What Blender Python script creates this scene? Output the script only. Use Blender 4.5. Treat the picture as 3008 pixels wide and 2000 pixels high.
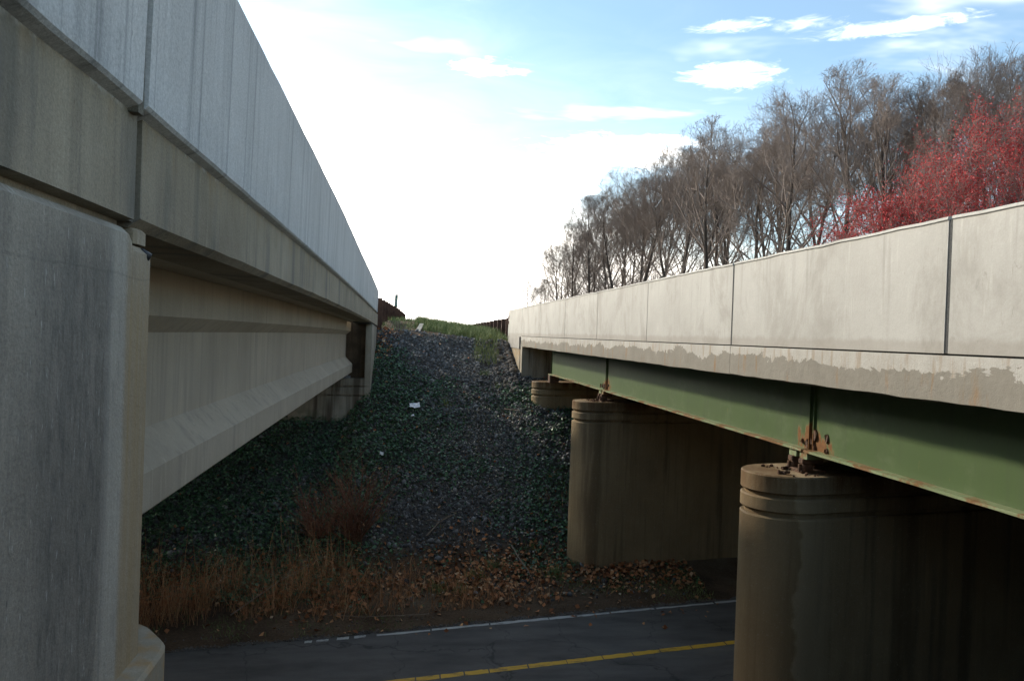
import bpy, bmesh, math, random
import numpy as np
from mathutils import Matrix, Vector

random.seed(7)
RNG = np.random.default_rng(11)
scene = bpy.context.scene
for o in list(bpy.data.objects):
    bpy.data.objects.remove(o)
COL = scene.collection
rad = math.radians

# ------------------------------------------------------------------ camera
YAW, PITCH, ROLL = rad(7.76), rad(-0.4), rad(2.05)
fw = Vector((math.sin(YAW) * math.cos(PITCH), math.cos(YAW) * math.cos(PITCH), math.sin(PITCH)))
rt = Vector((math.cos(YAW), -math.sin(YAW), 0))
up = rt.cross(fw)
R_ = math.cos(ROLL) * rt + math.sin(ROLL) * up
U_ = -math.sin(ROLL) * rt + math.cos(ROLL) * up
cam_data = bpy.data.cameras.new('camera')
cam_data.sensor_width = 23.7
cam_data.lens = 18.0
cam_data.clip_start = 0.05
cam_data.clip_end = 6000
cam = bpy.data.objects.new('camera', cam_data)
COL.objects.link(cam)
m = Matrix.Identity(4)
for i in range(3):
    m[i][0], m[i][1], m[i][2] = R_[i], U_[i], -fw[i]
cam.matrix_world = m
scene.camera = cam

# ------------------------------------------------------------------ light and sky
SUN_AZ, SUN_EL = rad(-46), rad(28.0)           # azimuth from +Y (clockwise), elevation
sd = Vector((math.sin(SUN_AZ) * math.cos(SUN_EL), math.cos(SUN_AZ) * math.cos(SUN_EL), math.sin(SUN_EL)))
sun_data = bpy.data.lights.new('sun', 'SUN')
sun_data.energy = 0.70
sun_data.angle = rad(4.0)
sun_data.color = (1.0, 0.90, 0.76)
sun = bpy.data.objects.new('sun', sun_data)
COL.objects.link(sun)
sun.rotation_euler = (-sd).to_track_quat('-Z', 'Y').to_euler()

scene.view_settings.view_transform = 'Standard'
scene.view_settings.look = 'None'
scene.view_settings.exposure = 2.82
scene.view_settings.gamma = 1.0
scene.view_settings.use_curve_mapping = False
scene.render.engine = 'CYCLES'
scene.cycles.use_denoising = True
scene.cycles.use_adaptive_sampling = True
scene.cycles.adaptive_threshold = 0.015
scene.cycles.max_bounces = 6
scene.cycles.diffuse_bounces = 3
scene.cycles.glossy_bounces = 2
scene.cycles.caustics_reflective = False
scene.cycles.caustics_refractive = False


class NT:
    """small helper round a node tree"""
    def __init__(s, tree):
        s.t = tree
        s.n = tree.nodes
        s.l = tree.links

    def node(s, typ, **kw):
        nd = s.n.new(typ)
        for k, v in kw.items():
            setattr(nd, k, v)
        return nd

    def put(s, sock, v):
        if isinstance(v, bpy.types.NodeSocket):
            s.l.new(v, sock)
        elif v is not None:
            if sock.type == 'RGBA' and isinstance(v, (tuple, list)) and len(v) == 3:
                v = (*v, 1)
            sock.default_value = v

    def math(s, op, a, b=None, c=None, clamp=False):
        nd = s.node('ShaderNodeMath', operation=op, use_clamp=clamp)
        s.put(nd.inputs[0], a)
        s.put(nd.inputs[1], b)
        s.put(nd.inputs[2], c)
        return nd.outputs[0]

    def vmath(s, op, a, b=None):
        nd = s.node('ShaderNodeVectorMath', operation=op)
        s.put(nd.inputs[0], a)
        s.put(nd.inputs[1], b)
        return nd.outputs['Value'] if op in ('DOT_PRODUCT', 'LENGTH', 'DISTANCE') else nd.outputs[0]

    def sep(s, v):
        nd = s.node('ShaderNodeSeparateXYZ')
        s.put(nd.inputs[0], v)
        return nd.outputs[0], nd.outputs[1], nd.outputs[2]

    def comb(s, x, y, z):
        nd = s.node('ShaderNodeCombineXYZ')
        for i, v in enumerate((x, y, z)):
            s.put(nd.inputs[i], v)
        return nd.outputs[0]

    def scale(s, v, sc):
        return s.vmath('MULTIPLY', v, sc)

    def noise(s, v, scale=1.0, detail=4.0, rough=0.55, dist=0.0):
        nd = s.node('ShaderNodeTexNoise')
        s.put(nd.inputs['Vector'], v)
        nd.inputs['Scale'].default_value = scale
        nd.inputs['Detail'].default_value = detail
        nd.inputs['Roughness'].default_value = rough
        nd.inputs['Distortion'].default_value = dist
        return nd.outputs['Fac']

    def voro(s, v, scale, feature='F1', out='Distance'):
        nd = s.node('ShaderNodeTexVoronoi', feature=feature)
        s.put(nd.inputs['Vector'], v)
        nd.inputs['Scale'].default_value = scale
        return nd.outputs[out]

    def rng(s, v, a, b, c=0.0, d=1.0, smooth=True):
        nd = s.node('ShaderNodeMapRange', interpolation_type='SMOOTHSTEP' if smooth else 'LINEAR', clamp=True)
        s.put(nd.inputs[0], v)
        for i, q in enumerate((a, b, c, d)):
            nd.inputs[i + 1].default_value = q
        return nd.outputs[0]

    def mix(s, f, a, b, mode='MIX'):
        nd = s.node('ShaderNodeMix', data_type='RGBA', blend_type=mode)
        s.put(nd.inputs[0], f)
        s.put(nd.inputs[6], a)
        s.put(nd.inputs[7], b)
        return nd.outputs[2]

    def ramp(s, f, stops):
        nd = s.node('ShaderNodeValToRGB')
        s.put(nd.inputs[0], f)
        cr = nd.color_ramp
        while len(cr.elements) < len(stops):
            cr.elements.new(0.5)
        for e, (p, c) in zip(cr.elements, stops):
            e.position = p
            e.color = (*c, 1)
        return nd.outputs[0]

    def attr(s, name):
        nd = s.node('ShaderNodeAttribute', attribute_name=name)
        return nd.outputs['Fac']


# world: daylight sky, white haze towards the sun, thin clouds
W = bpy.data.worlds.new('World')
scene.world = W
W.use_nodes = True
w = NT(W.node_tree)
w.n.clear()
WS = 0.031
sky = w.node('ShaderNodeTexSky', sky_type='NISHITA', sun_disc=False)
sky.sun_elevation = SUN_EL
sky.sun_rotation = SUN_AZ
sky.air_density = 1.0
sky.dust_density = 0.6
sky.ozone_density = 3.0
D = w.node('ShaderNodeTexCoord').outputs['Generated']
D = w.vmath('NORMALIZE', D)
dx, dy, dz = w.sep(D)
cosd = w.vmath('DOT_PRODUCT', D, tuple(sd))
# streaky noise on a flat cloud deck
dzs = w.math('MAXIMUM', dz, 0.04)
pl = w.comb(w.math('DIVIDE', dx, dzs), w.math('DIVIDE', dy, dzs), 0.0)
n1 = w.noise(w.scale(pl, (0.9, 1.7, 1)), 1.0, 4, 0.55, 0.4)
n2 = w.noise(w.scale(D, (6, 6, 22)), 1.0, 4, 0.6, 0.6)
# horizon haze: thicker towards the sun
lim = w.math('MAXIMUM', w.math('MULTIPLY_ADD', cosd, 0.285, 0.0), 0.04)
lim = w.math('ADD', lim, w.math('MULTIPLY', w.math('SUBTRACT', n2, 0.5), 0.16))
haze = w.rng(w.math('SUBTRACT', lim, dz), -0.06, 0.07)
haze = w.math('ADD', haze, w.rng(w.math('SUBTRACT', lim, dz), -0.25, 0.0, 0, 0.10))
thin = w.rng(n1, 0.5, 0.78, 0.0, 0.34)
fac = w.math('MAXIMUM', haze, thin)
# single clouds standing in the sky (direction, half width, half height)
az_ = w.math('ARCTAN2', dx, dy)
wob = w.math('SUBTRACT', n2, 0.5)
n3 = w.noise(w.scale(D, (26, 26, 95)), 1.0, 4, 0.65, 0.8)
wob = w.math('ADD', w.math('MULTIPLY', wob, 0.6), w.math('SUBTRACT', n3, 0.5))
for (a, e, ra, re, amt) in ((22.8, 18.3, 3.2, 0.75, 0.95), (23.0, 21.4, 2.6, 0.33, 0.85),
                            (33.0, 20.4, 4.2, 0.45, 0.85), (27.5, 21.1, 2.2, 0.4, 0.45),
                            (4.6, 18.9, 2.6, 0.55, 0.85), (14.5, 13.2, 7.5, 1.3, 1.0),
                            (-4.5, 25.3, 7.0, 1.5, 1.0), (75, 22, 9, 1.6, 0.8), (170, 24, 14, 2, 0.8), (-110, 28, 14, 3, 0.9)):
    u = w.math('DIVIDE', w.math('SUBTRACT', az_, rad(a)), rad(ra))
    v = w.math('DIVIDE', w.math('SUBTRACT', dz, math.sin(rad(e))), rad(re))
    q = w.math('SQRT', w.math('ADD', w.math('MULTIPLY', u, u), w.math('MULTIPLY', v, v)))
    q = w.math('ADD', q, w.math('MULTIPLY', wob, -2.6))
    fac = w.math('MAXIMUM', fac, w.rng(q, 1.4, -0.6, 0.0, amt))
fac = w.math('MINIMUM', fac, 1.0)
skyc = w.mix(1.0, sky.outputs[0], (0.9, 1.1, 1.04), 'MULTIPLY')
skyc = w.mix(0.10, skyc, (0.26 / WS, 0.27 / WS, 0.28 / WS))
lum = w.math('MULTIPLY_ADD', w.math('POWER', w.math('MAXIMUM', cosd, 0.0), 5.0), 1.3, w.rng(cosd, -0.7, 0.25, 0.30, 0.56))
lum = w.math('DIVIDE', lum, WS)
hz = w.comb(lum, w.math('MULTIPLY', lum, 0.94), w.math('MULTIPLY', lum, 0.85))
col = w.mix(fac, skyc, hz)
bg = w.node('ShaderNodeBackground')
w.put(bg.inputs[0], col)
bg.inputs[1].default_value = WS
out = w.node('ShaderNodeOutputWorld')
w.l.new(bg.outputs[0], out.inputs[0])

# ------------------------------------------------------------------ materials
MATS = {}


def new_mat(name, rough=0.85, spec=0.25):
    mt = bpy.data.materials.new(name)
    mt.use_nodes = True
    t = NT(mt.node_tree)
    b = t.n['Principled BSDF']
    b.inputs['Roughness'].default_value = rough
    b.inputs['Specular IOR Level'].default_value = spec
    MATS[name] = mt
    return mt, t, b


def pos(t):
    return t.node('ShaderNodeNewGeometry').outputs['Position']


def set_bump(t, b, h, strength=0.3, dist=0.01):
    nd = t.node('ShaderNodeBump')
    nd.inputs['Strength'].default_value = strength
    nd.inputs['Distance'].default_value = dist
    t.put(nd.inputs['Height'], h)
    t.l.new(nd.outputs[0], b.inputs['Normal'])


def concrete(name, ca, cb, streak=0.35, streak_col=(0.08, 0.075, 0.07), speck=0.25, bump=0.35, extra=None, blot=1.3,
             pits=0.5, fine=1.0):
    """cast concrete: blotches, rain streaks, air holes, board grain"""
    mt, t, b = new_mat(name, 0.88, 0.2)
    P = pos(t)
    X, Y, Z = t.sep(P)
    big = t.noise(P, blot, 3, 0.6)
    col = t.ramp(big, [(0.3, ca), (0.7, cb)])
    # vertical rain streaks (narrow across the face, long in height), broken up along their length
    sv = t.noise(t.scale(P, (7, 7, 0.35)), 1.0, 3, 0.65)
    sv2 = t.noise(t.scale(P, (26, 26, 0.9)), 1.0, 2, 0.6)
    s = t.math('MULTIPLY', t.rng(sv, 0.48, 0.72), t.rng(big, 0.25, 0.6, 0.35, 1.0))
    s = t.math('ADD', t.math('MULTIPLY', s, 0.75), t.math('MULTIPLY', t.rng(sv2, 0.52, 0.75), 0.35))
    col = t.mix(t.math('MULTIPLY', s, streak), col, streak_col)
    lt = t.rng(t.noise(t.scale(P, (16, 16, 1.6)), 1.0, 2, 0.7), 0.58, 0.8, 0, 0.35)
    col = t.mix(lt, col, tuple(min(0.8, c * 1.35) for c in cb))
    # grain
    g = t.noise(P, 85, 2, 0.8)
    col = t.mix(speck, col, t.ramp(g, [(0.3, (0.35, 0.35, 0.35)), (0.7, (1.0, 1.0, 1.0))]), 'MULTIPLY')
    # air holes
    pv = t.voro(t.scale(P, (1, 1, 0.45)), 17)
    holes = t.math('MULTIPLY', t.rng(pv, 0.10, 0.05), t.rng(t.noise(P, 5, 2), 0.5, 0.62))
    col = t.mix(t.math('MULTIPLY', holes, pits), col, (0.04, 0.037, 0.033))
    if extra:
        col = extra(t, col, P, X, Y, Z, b)
    t.put(b.inputs['Base Color'], col)
    med = t.noise(P, 9, 3, 0.6)
    h = t.math('ADD', t.math('MULTIPLY', g, 0.35 * fine), t.math('MULTIPLY', med, 1.2))
    set_bump(t, b, h, bump, 0.012)
    return mt


def ex_left_parapet(t, col, P, X, Y, Z, b):
    # dark run-down stains from the top, whitish wash
    sv = t.noise(t.scale(P, (1, 9, 0.12)), 1.0, 4, 0.7)
    st = t.rng(sv, 0.53, 0.70)
    col = t.mix(t.math('MULTIPLY', st, 0.62), col, (0.13, 0.135, 0.14))
    hv = t.noise(t.scale(P, (1, 30, 22)), 1.0, 2, 0.5, 1.5)
    return t.mix(t.rng(hv, 0.55, 0.72, 0, 0.14), col, (0.18, 0.19, 0.2))


concrete('parapet_grey', (0.52, 0.51, 0.495), (0.62, 0.61, 0.595), 0.45, (0.17, 0.17, 0.17), 0.45, 0.5, ex_left_parapet, 0.9)


def ex_fascia(t, col, P, X, Y, Z, b):
    # ochre run-off below the parapet, white lime edge, dark weeping bands
    n = t.noise(t.scale(P, (1, 3.2, 0.4)), 1.0, 4, 0.6)
    col = t.mix(t.rng(n, 0.5, 0.68, 0, 0.55), col, (0.10, 0.10, 0.095))
    n3 = t.noise(t.scale(P, (1, 5, 2.0)), 1.0, 4, 0.6)
    up_ = t.rng(Z, 0.5, 0.78)
    col = t.mix(t.math('MULTIPLY', t.rng(n3, 0.52, 0.7, 0, 0.6), up_), col, (0.27, 0.19, 0.10))
    e = t.math('MULTIPLY', t.rng(t.math('ADD', Z, t.math('MULTIPLY', t.noise(P, 14, 3), 0.05)), 0.755, 0.79), t.rng(t.noise(P, 6, 4, 0.7), 0.5, 0.6))
    return t.mix(t.math('MULTIPLY', e, 0.7), col, (0.55, 0.54, 0.5))


concrete('fascia_brown', (0.27, 0.222, 0.155), (0.42, 0.352, 0.255), 0.55, (0.12, 0.11, 0.09), 0.45, 0.6, ex_fascia, 1.1)


def ex_abut(t, col, P, X, Y, Z, b):
    n = t.noise(t.scale(P, (2, 6, 0.5)), 1.0, 4, 0.65)
    ny = t.math('ADD', Y, t.math('MULTIPLY', t.math('SUBTRACT', n, 0.5), 0.5))
    yy = t.math('SUBTRACT', ny, t.math('MULTIPLY', Z, 0.05))
    dk = t.math('MULTIPLY', t.rng(yy, 1.95, 2.45), t.rng(yy, 2.86, 2.74))
    mot = t.noise(t.scale(P, (8, 26, 7)), 1.0, 4, 0.75)
    dk = t.math('MULTIPLY', dk, t.rng(mot, 0.3, 0.65, 1.0, 0.5))
    dk = t.math('MULTIPLY', dk, t.rng(Z, 0.33, 0.12, 0.35, 1.0))
    col = t.mix(t.math('MULTIPLY', dk, 0.8), col, (0.085, 0.08, 0.073))
    # blotches left of the dark run, scraped white flecks
    col = t.mix(t.rng(mot, 0.5, 0.72, 0, 0.5), col, (0.15, 0.138, 0.118))
    fl = t.rng(t.noise(t.scale(P, (10, 70, 11)), 1.0, 3, 0.7), 0.62, 0.72)
    col = t.mix(t.math('MULTIPLY', fl, 0.6), col, (0.55, 0.53, 0.48))
    # pale run beside it, then ochre wash down the corner
    ye = t.math('ADD', Y, t.math('MULTIPLY', t.math('SUBTRACT', n, 0.5), 0.08))
    pale = t.math('MULTIPLY', t.rng(ye, 2.74, 2.82), t.rng(ye, 2.98, 2.93))
    col = t.mix(t.math('MULTIPLY', pale, 0.28), col, (0.46, 0.43, 0.37))
    oc = t.math('MULTIPLY', t.rng(ye, 2.93, 3.0), t.rng(Z, 0.3, -0.05, 0.45, 1.0))
    st = t.rng(t.noise(t.scale(P, (3, 30, 0.4)), 1.0, 3, 0.6), 0.3, 0.7, 0.55, 1.0)
    col = t.mix(t.math('MULTIPLY', t.math('MULTIPLY', oc, st), 0.88), col, (0.33, 0.235, 0.12))
    # thin construction line
    zl = t.math('ADD', Z, t.math('MULTIPLY', t.noise(P, 4, 3), 0.03))
    ln = t.math('MULTIPLY', t.rng(zl, 0.172, 0.176), t.rng(zl, 0.184, 0.180))
    return t.mix(t.math('MULTIPLY', ln, 0.16), col, (0.06, 0.055, 0.05))


concrete('abutment_grey', (0.34, 0.295, 0.23), (0.48, 0.42, 0.335), 0.45, (0.13, 0.12, 0.105), 0.5, 0.6, ex_abut, 1.6)


def ex_ledge(t, col, P, X, Y, Z, b):
    n = t.noise(P, 7, 4)
    return t.mix(t.rng(n, 0.45, 0.65, 0, 0.7), col, (0.36, 0.22, 0.09))


concrete('ledge_tan', (0.27, 0.23, 0.16), (0.37, 0.32, 0.24), 0.2, (0.14, 0.11, 0.07), 0.25, 0.4, ex_ledge, 3)
concrete('girder_concrete', (0.41, 0.345, 0.255), (0.52, 0.44, 0.33), 0.42, (0.19, 0.175, 0.155), 0.22, 0.25, None, 0.8, 0.3)


def ex_far(t, col, P, X, Y, Z, b):
    n = t.noise(t.scale(P, (3.2, 1, 0.18)), 1.0, 4, 0.6)
    col = t.mix(t.rng(n, 0.45, 0.62, 0, 0.8), col, (0.05, 0.033, 0.02))
    g = t.math('MULTIPLY', t.rng(Z, -2.1, -2.9), t.rng(t.noise(P, 3, 4), 0.42, 0.6))
    return t.mix(t.math('MULTIPLY', g, 0.7), col, (0.035, 0.06, 0.025))


concrete('far_abutment', (0.30, 0.26, 0.195), (0.40, 0.355, 0.275), 0.45, (0.10, 0.075, 0.05), 0.3, 0.35, ex_far, 1.2)


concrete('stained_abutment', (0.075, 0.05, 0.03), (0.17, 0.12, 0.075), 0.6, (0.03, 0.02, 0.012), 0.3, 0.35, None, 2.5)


def ex_right_parapet(t, col, P, X, Y, Z, b):
    n = t.noise(t.scale(P, (1, 1.4, 1.0)), 1.0, 6, 0.7, 0.6)
    col = t.mix(t.rng(n, 0.45, 0.66, 0, 0.6), col, (0.27, 0.25, 0.215))
    # brush and trowel marks
    s = t.noise(t.scale(P, (1, 14, 3.2)), 1.0, 4, 0.75, 1.2)
    m1 = t.math('MULTIPLY', t.rng(s, 0.60, 0.72), t.rng(t.noise(P, 1.1, 4), 0.42, 0.6))
    col = t.mix(t.math('MULTIPLY', m1, 0.55), col, (0.22, 0.205, 0.175))
    m2 = t.rng(t.noise(t.scale(P, (1, 22, 5)), 1.0, 3, 0.6), 0.70, 0.75, 0, 0.5)
    col = t.mix(m2, col, (0.22, 0.2, 0.17))
    dr = t.math('MULTIPLY', t.rng(t.noise(t.scale(P, (1, 7, 0.25)), 1.0, 4, 0.7), 0.54, 0.68), t.rng(Z, 0.1, 0.95, 0.25, 1.0))
    col = t.mix(t.math('MULTIPLY', dr, 0.4), col, (0.22, 0.205, 0.18))
    # grime above the bottom edge
    e = t.math('MULTIPLY', t.rng(t.math('SUBTRACT', Z, t.math('MULTIPLY', t.noise(P, 5, 4), 0.14)), 0.03, -0.03), 0.4)
    return t.mix(e, col, (0.24, 0.21, 0.17))


concrete('parapet_cream', (0.375, 0.355, 0.315), (0.45, 0.43, 0.385), 0.12, (0.33, 0.30, 0.25), 0.16, 0.22, ex_right_parapet, 0.8, 0.25, 0.6)


def ex_peel(t, col, P, X, Y, Z, b):
    # pale coating that has flaked away along a ragged line; bare grey below; rust weeps
    n = t.noise(t.scale(P, (1, 0.75, 1.3)), 1.0, 6, 0.72, 0.8)
    n2 = t.noise(t.scale(P, (1, 13, 4)), 1.0, 4, 0.6)
    zz = t.math('ADD', Z, t.math('ADD', t.math('MULTIPLY', t.math('SUBTRACT', n, 0.5), 0.6), t.math('MULTIPLY', t.math('SUBTRACT', n2, 0.5), 0.1)))
    k = t.rng(zz, -0.165, -0.155)
    bare = t.mix(t.noise(P, 3, 5), (0.175, 0.157, 0.125), (0.25, 0.228, 0.188))
    r = t.noise(t.scale(P, (1, 4.2, 0.7)), 1.0, 5, 0.7)
    bare = t.mix(t.rng(r, 0.55, 0.7, 0, 0.75), bare, (0.24, 0.13, 0.05))
    top = t.mix(t.rng(t.noise(t.scale(P, (1, 9, 1.2)), 1.0, 4, 0.7), 0.5, 0.66, 0, 0.6), col, (0.26, 0.19, 0.12))
    return t.mix(k, bare, top)


concrete('fascia_peeling', (0.37, 0.345, 0.30), (0.45, 0.425, 0.375), 0.2, (0.28, 0.23, 0.16), 0.25, 0.5, ex_peel, 1.5)


def ex_pier(t, col, P, X, Y, Z, b):
    n = t.noise(t.scale(P, (2.0, 2.0, 0.12)), 1.0, 4, 0.6)
    col = t.mix(t.rng(n, 0.5, 0.62, 0, 0.6), col, (0.085, 0.06, 0.034))
    rustz = t.rng(Z, -1.75, -1.45)
    r = t.noise(t.scale(P, (6, 6, 0.5)), 1.0, 4, 0.7)
    col = t.mix(t.math('MULTIPLY', t.rng(r, 0.36, 0.6, 0.25, 0.9), rustz), col, (0.105, 0.052, 0.02))
    sp = t.voro(P, 55, 'F1', 'Distance')
    col = t.mix(t.math('MULTIPLY', t.rng(sp, 0.28, 0.12), t.rng(t.noise(P, 20, 2), 0.5, 0.65)), col, (0.42, 0.38, 0.3))
    wob = t.math('MULTIPLY', t.math('SUBTRACT', t.noise(t.scale(P, (1, 1, 1.4)), 1.0, 4, 0.6), 0.5), 0.45)
    xe = t.math('ADD', X, wob)
    m1 = t.math('MULTIPLY', t.rng(xe, 4.24, 4.20), t.rng(Y, 10.0, 9.5))
    col = t.mix(t.math('MULTIPLY', m1, 0.5), col, (0.12, 0.075, 0.033))
    m2 = t.math('MULTIPLY', t.math('MULTIPLY', t.rng(xe, 4.22, 4.26), t.rng(xe, 4.75, 4.5)), t.rng(Y, 10.0, 9.5))
    col = t.mix(t.math('MULTIPLY', m2, 0.3), col, (0.38, 0.31, 0.20))
    wet = t.rng(n, 0.46, 0.6, 0.85, 0.45)
    t.put(b.inputs['Roughness'], wet)
    return col


concrete('pier_brown', (0.27, 0.195, 0.108), (0.365, 0.275, 0.155), 0.4, (0.10, 0.07, 0.04), 0.4, 0.5, ex_pier, 1.0)


def simple(name, ca, cb, scale=6.0, rough=0.85, spec=0.2, bump=0.2, attr=None, metal=0.0, stretch=(1, 1, 1)):
    mt, t, b = new_mat(name, rough, spec)
    P = pos(t)
    n = t.noise(t.scale(P, stretch), scale, 4, 0.6)
    col = t.ramp(n, [(0.3, ca), (0.7, cb)])
    if attr:
        col = t.ramp(t.attr('tint'), attr)
        col = t.mix(0.4, col, t.ramp(n, [(0.3, (0.5, 0.5, 0.5)), (0.7, (1.2, 1.2, 1.2))]), 'MULTIPLY')
    t.put(b.inputs['Base Color'], col)
    b.inputs['Metallic'].default_value = metal
    if bump:
        set_bump(t, b, t.noise(P, scale * 5, 4), bump, 0.01)
    return mt


# green girder paint with rust where the ends leak
mt, t, b = new_mat('green_paint', 0.5, 0.35)
P = pos(t)
X, Y, Z = t.sep(P)
n = t.noise(P, 1.5, 4)
col = t.mix(n, (0.047, 0.08, 0.024), (0.064, 0.10, 0.033))
col = t.mix(t.rng(t.noise(t.scale(P, (1, 9, 0.6)), 1.0, 4, 0.65), 0.45, 0.72, 0, 0.55), col, (0.05, 0.07, 0.03))
col = t.mix(t.rng(t.noise(t.scale(P, (1, 2.2, 3)), 1.0, 5, 0.7), 0.5, 0.7, 0, 0.4), col, (0.11, 0.14, 0.075))
near = None
for gy in (8.06, 16.96):
    d = t.math('ABSOLUTE', t.math('SUBTRACT', Y, gy))
    f = t.math('MULTIPLY', t.rng(d, 0.62, 0.02), t.rng(Z, -0.72, -1.1))
    near = f if near is None else t.math('MAXIMUM', near, f)
rn = t.noise(t.scale(P, (5, 9, 4)), 1.0, 5, 0.65)
rm = t.rng(t.math('ADD', t.math('MULTIPLY', near, 0.46), rn), 0.73, 0.80)
rcol = t.mix(t.noise(P, 25, 4, 0.7), (0.05, 0.022, 0.01), (0.25, 0.11, 0.03))
halo = t.rng(t.math('ADD', t.math('MULTIPLY', near, 0.42), rn), 0.66, 0.84, 0, 0.6)
col = t.mix(halo, col, (0.30, 0.19, 0.06))
col = t.mix(rm, col, rcol)
t.put(b.inputs['Base Color'], col)
t.put(b.inputs['Roughness'], t.math('ADD', 0.48, t.math('MULTIPLY', rm, 0.4)))
set_bump(t, b, t.math('ADD', t.math('MULTIPLY', rm, t.noise(P, 60, 3)), t.math('MULTIPLY', t.noise(P, 3, 3), 0.3)), 0.4, 0.01)

mt, t, b = new_mat('flange_paint', 0.6, 0.3)
P = pos(t)
n = t.noise(t.scale(P, (3, 2.2, 3)), 1.0, 6, 0.7, 1.0)
g = t.mix(t.noise(P, 4, 3), (0.14, 0.19, 0.09), (0.20, 0.22, 0.12))
r = t.mix(t.noise(P, 30, 4, 0.7), (0.06, 0.03, 0.013), (0.26, 0.14, 0.05))
t.put(b.inputs['Base Color'], t.mix(t.rng(n, 0.47, 0.55), g, r))
set_bump(t, b, t.noise(P, 30, 4), 0.4, 0.01)

simple('rust', (0.03, 0.015, 0.009), (0.13, 0.06, 0.025), 14, 0.75, 0.4, 0.7)
simple('rail_rust', (0.055, 0.028, 0.02), (0.10, 0.05, 0.033), 5, 0.8, 0.25, 0.3)
simple('joint_dark', (0.05, 0.05, 0.05), (0.10, 0.098, 0.09), 60, 0.9, 0.1, 0.4)
simple('joint_filler', (0.16, 0.14, 0.11), (0.30, 0.275, 0.22), 120, 0.9, 0.1, 0.8)
simple('rubber', (0.012, 0.012, 0.012), (0.03, 0.03, 0.03), 30, 0.5, 0.4, 0.2)
simple('bearing_grey', (0.14, 0.145, 0.15), (0.26, 0.265, 0.27), 20, 0.6, 0.4, 0.2)
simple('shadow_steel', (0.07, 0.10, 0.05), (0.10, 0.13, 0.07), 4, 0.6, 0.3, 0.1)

# ground: dirt with leaf mould
mt, t, b = new_mat('earth', 0.95, 0.1)
P = pos(t)
n = t.noise(P, 0.7, 6, 0.65)
col = t.ramp(n, [(0.3, (0.06, 0.04, 0.026)), (0.5, (0.12, 0.08, 0.05)), (0.7, (0.17, 0.13, 0.085))])
_x, _y, _z = t.sep(P)
st = t.math('MULTIPLY', t.rng(_z, -4.95, -4.5), t.rng(_z, -0.02, -0.2))
col = t.mix(t.math('MULTIPLY', st, 0.8), col, (0.062, 0.063, 0.06))
col = t.mix(0.6, col, t.ramp(t.noise(P, 26, 4, 0.7), [(0.3, (0.35, 0.35, 0.35)), (0.7, (1.3, 1.25, 1.2))]), 'MULTIPLY')
t.put(b.inputs['Base Color'], col)
set_bump(t, b, t.noise(P, 18, 6, 0.7), 0.9, 0.05)

# asphalt
mt, t, b = new_mat('asphalt', 0.82, 0.3)
P = pos(t)
n = t.noise(t.scale(P, (0.5, 1.6, 1)), 1.0, 5, 0.65)
col = t.ramp(n, [(0.3, (0.05, 0.046, 0.042)), (0.52, (0.10, 0.092, 0.083)), (0.7, (0.13, 0.12, 0.108))])
col = t.mix(0.6, col, t.ramp(t.noise(P, 70, 3, 0.8), [(0.3, (0.45, 0.45, 0.45)), (0.7, (1.45, 1.45, 1.45))]), 'MULTIPLY')
cr = t.voro(t.scale(t.vmath('ADD', P, t.comb(t.noise(P, 2, 4), t.noise(P, 2.3, 4), 0)), (0.55, 0.3, 1)), 1.0, 'DISTANCE_TO_EDGE')
col = t.mix(t.rng(cr, 0.008, 0.002, 0, 0.55), col, (0.012, 0.012, 0.012))
X, Y, Z = t.sep(P)
dirt = t.rng(t.math('ADD', t.math('SUBTRACT', Y, t.math('MULTIPLY', X, 0.21)), t.math('MULTIPLY', t.math('SUBTRACT', t.noise(P, 1.6, 5, 0.7), 0.5), 0.8)), 13.85, 14.2, 0, 0.8)
col = t.mix(dirt, col, (0.05, 0.042, 0.032))
t.put(b.inputs['Base Color'], col)
set_bump(t, b, t.noise(P, 90, 3), 0.5, 0.01)


def paint_mat(name, ca, cb):
    mt, t, b = new_mat(name, 0.7, 0.3)
    P = pos(t)
    worn = t.rng(t.noise(t.scale(P, (3, 9, 1)), 1.0, 6, 0.75), 0.52, 0.66, 0, 0.8)
    col = t.mix(t.noise(P, 20, 4), ca, cb)
    col = t.mix(worn, col, (0.07, 0.066, 0.06))
    t.put(b.inputs['Base Color'], col)
    set_bump(t, b, t.noise(P, 90, 3), 0.4, 0.008)


paint_mat('white_paint', (0.34, 0.335, 0.31), (0.48, 0.47, 0.44))
paint_mat('yellow_paint', (0.52, 0.30, 0.025), (0.66, 0.40, 0.05))

simple('stone', (0, 0, 0), (1, 1, 1), 30, 0.8, 0.25, 0.5,
       [(0.0, (0.05, 0.05, 0.049)), (0.55, (0.13, 0.13, 0.127)), (0.90, (0.26, 0.255, 0.245)), (0.97, (0.20, 0.185, 0.16)), (1.0, (0.30, 0.28, 0.245))])
simple('pale_flake', (0, 0, 0), (1, 1, 1), 30, 0.85, 0.15, 0.2,
       [(0.0, (0.13, 0.115, 0.09)), (0.5, (0.30, 0.265, 0.20)), (1.0, (0.55, 0.50, 0.40))])
simple('ivy_leaf', (0, 0, 0), (1, 1, 1), 12, 0.5, 0.4, 0,
       [(0.0, (0.025, 0.06, 0.026)), (0.6, (0.06, 0.14, 0.058)), (1.0, (0.12, 0.22, 0.09))])
simple('dead_leaf', (0, 0, 0), (1, 1, 1), 12, 0.85, 0.15, 0,
       [(0.0, (0.17, 0.066, 0.03)), (0.5, (0.42, 0.18, 0.08)), (0.85, (0.52, 0.29, 0.14)), (1.0, (0.55, 0.40, 0.25))])
simple('straw', (0, 0, 0), (1, 1, 1), 6, 0.8, 0.2, 0,
       [(0.0, (0.24, 0.10, 0.045)), (0.5, (0.47, 0.24, 0.11)), (1.0, (0.60, 0.40, 0.22))])
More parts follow.
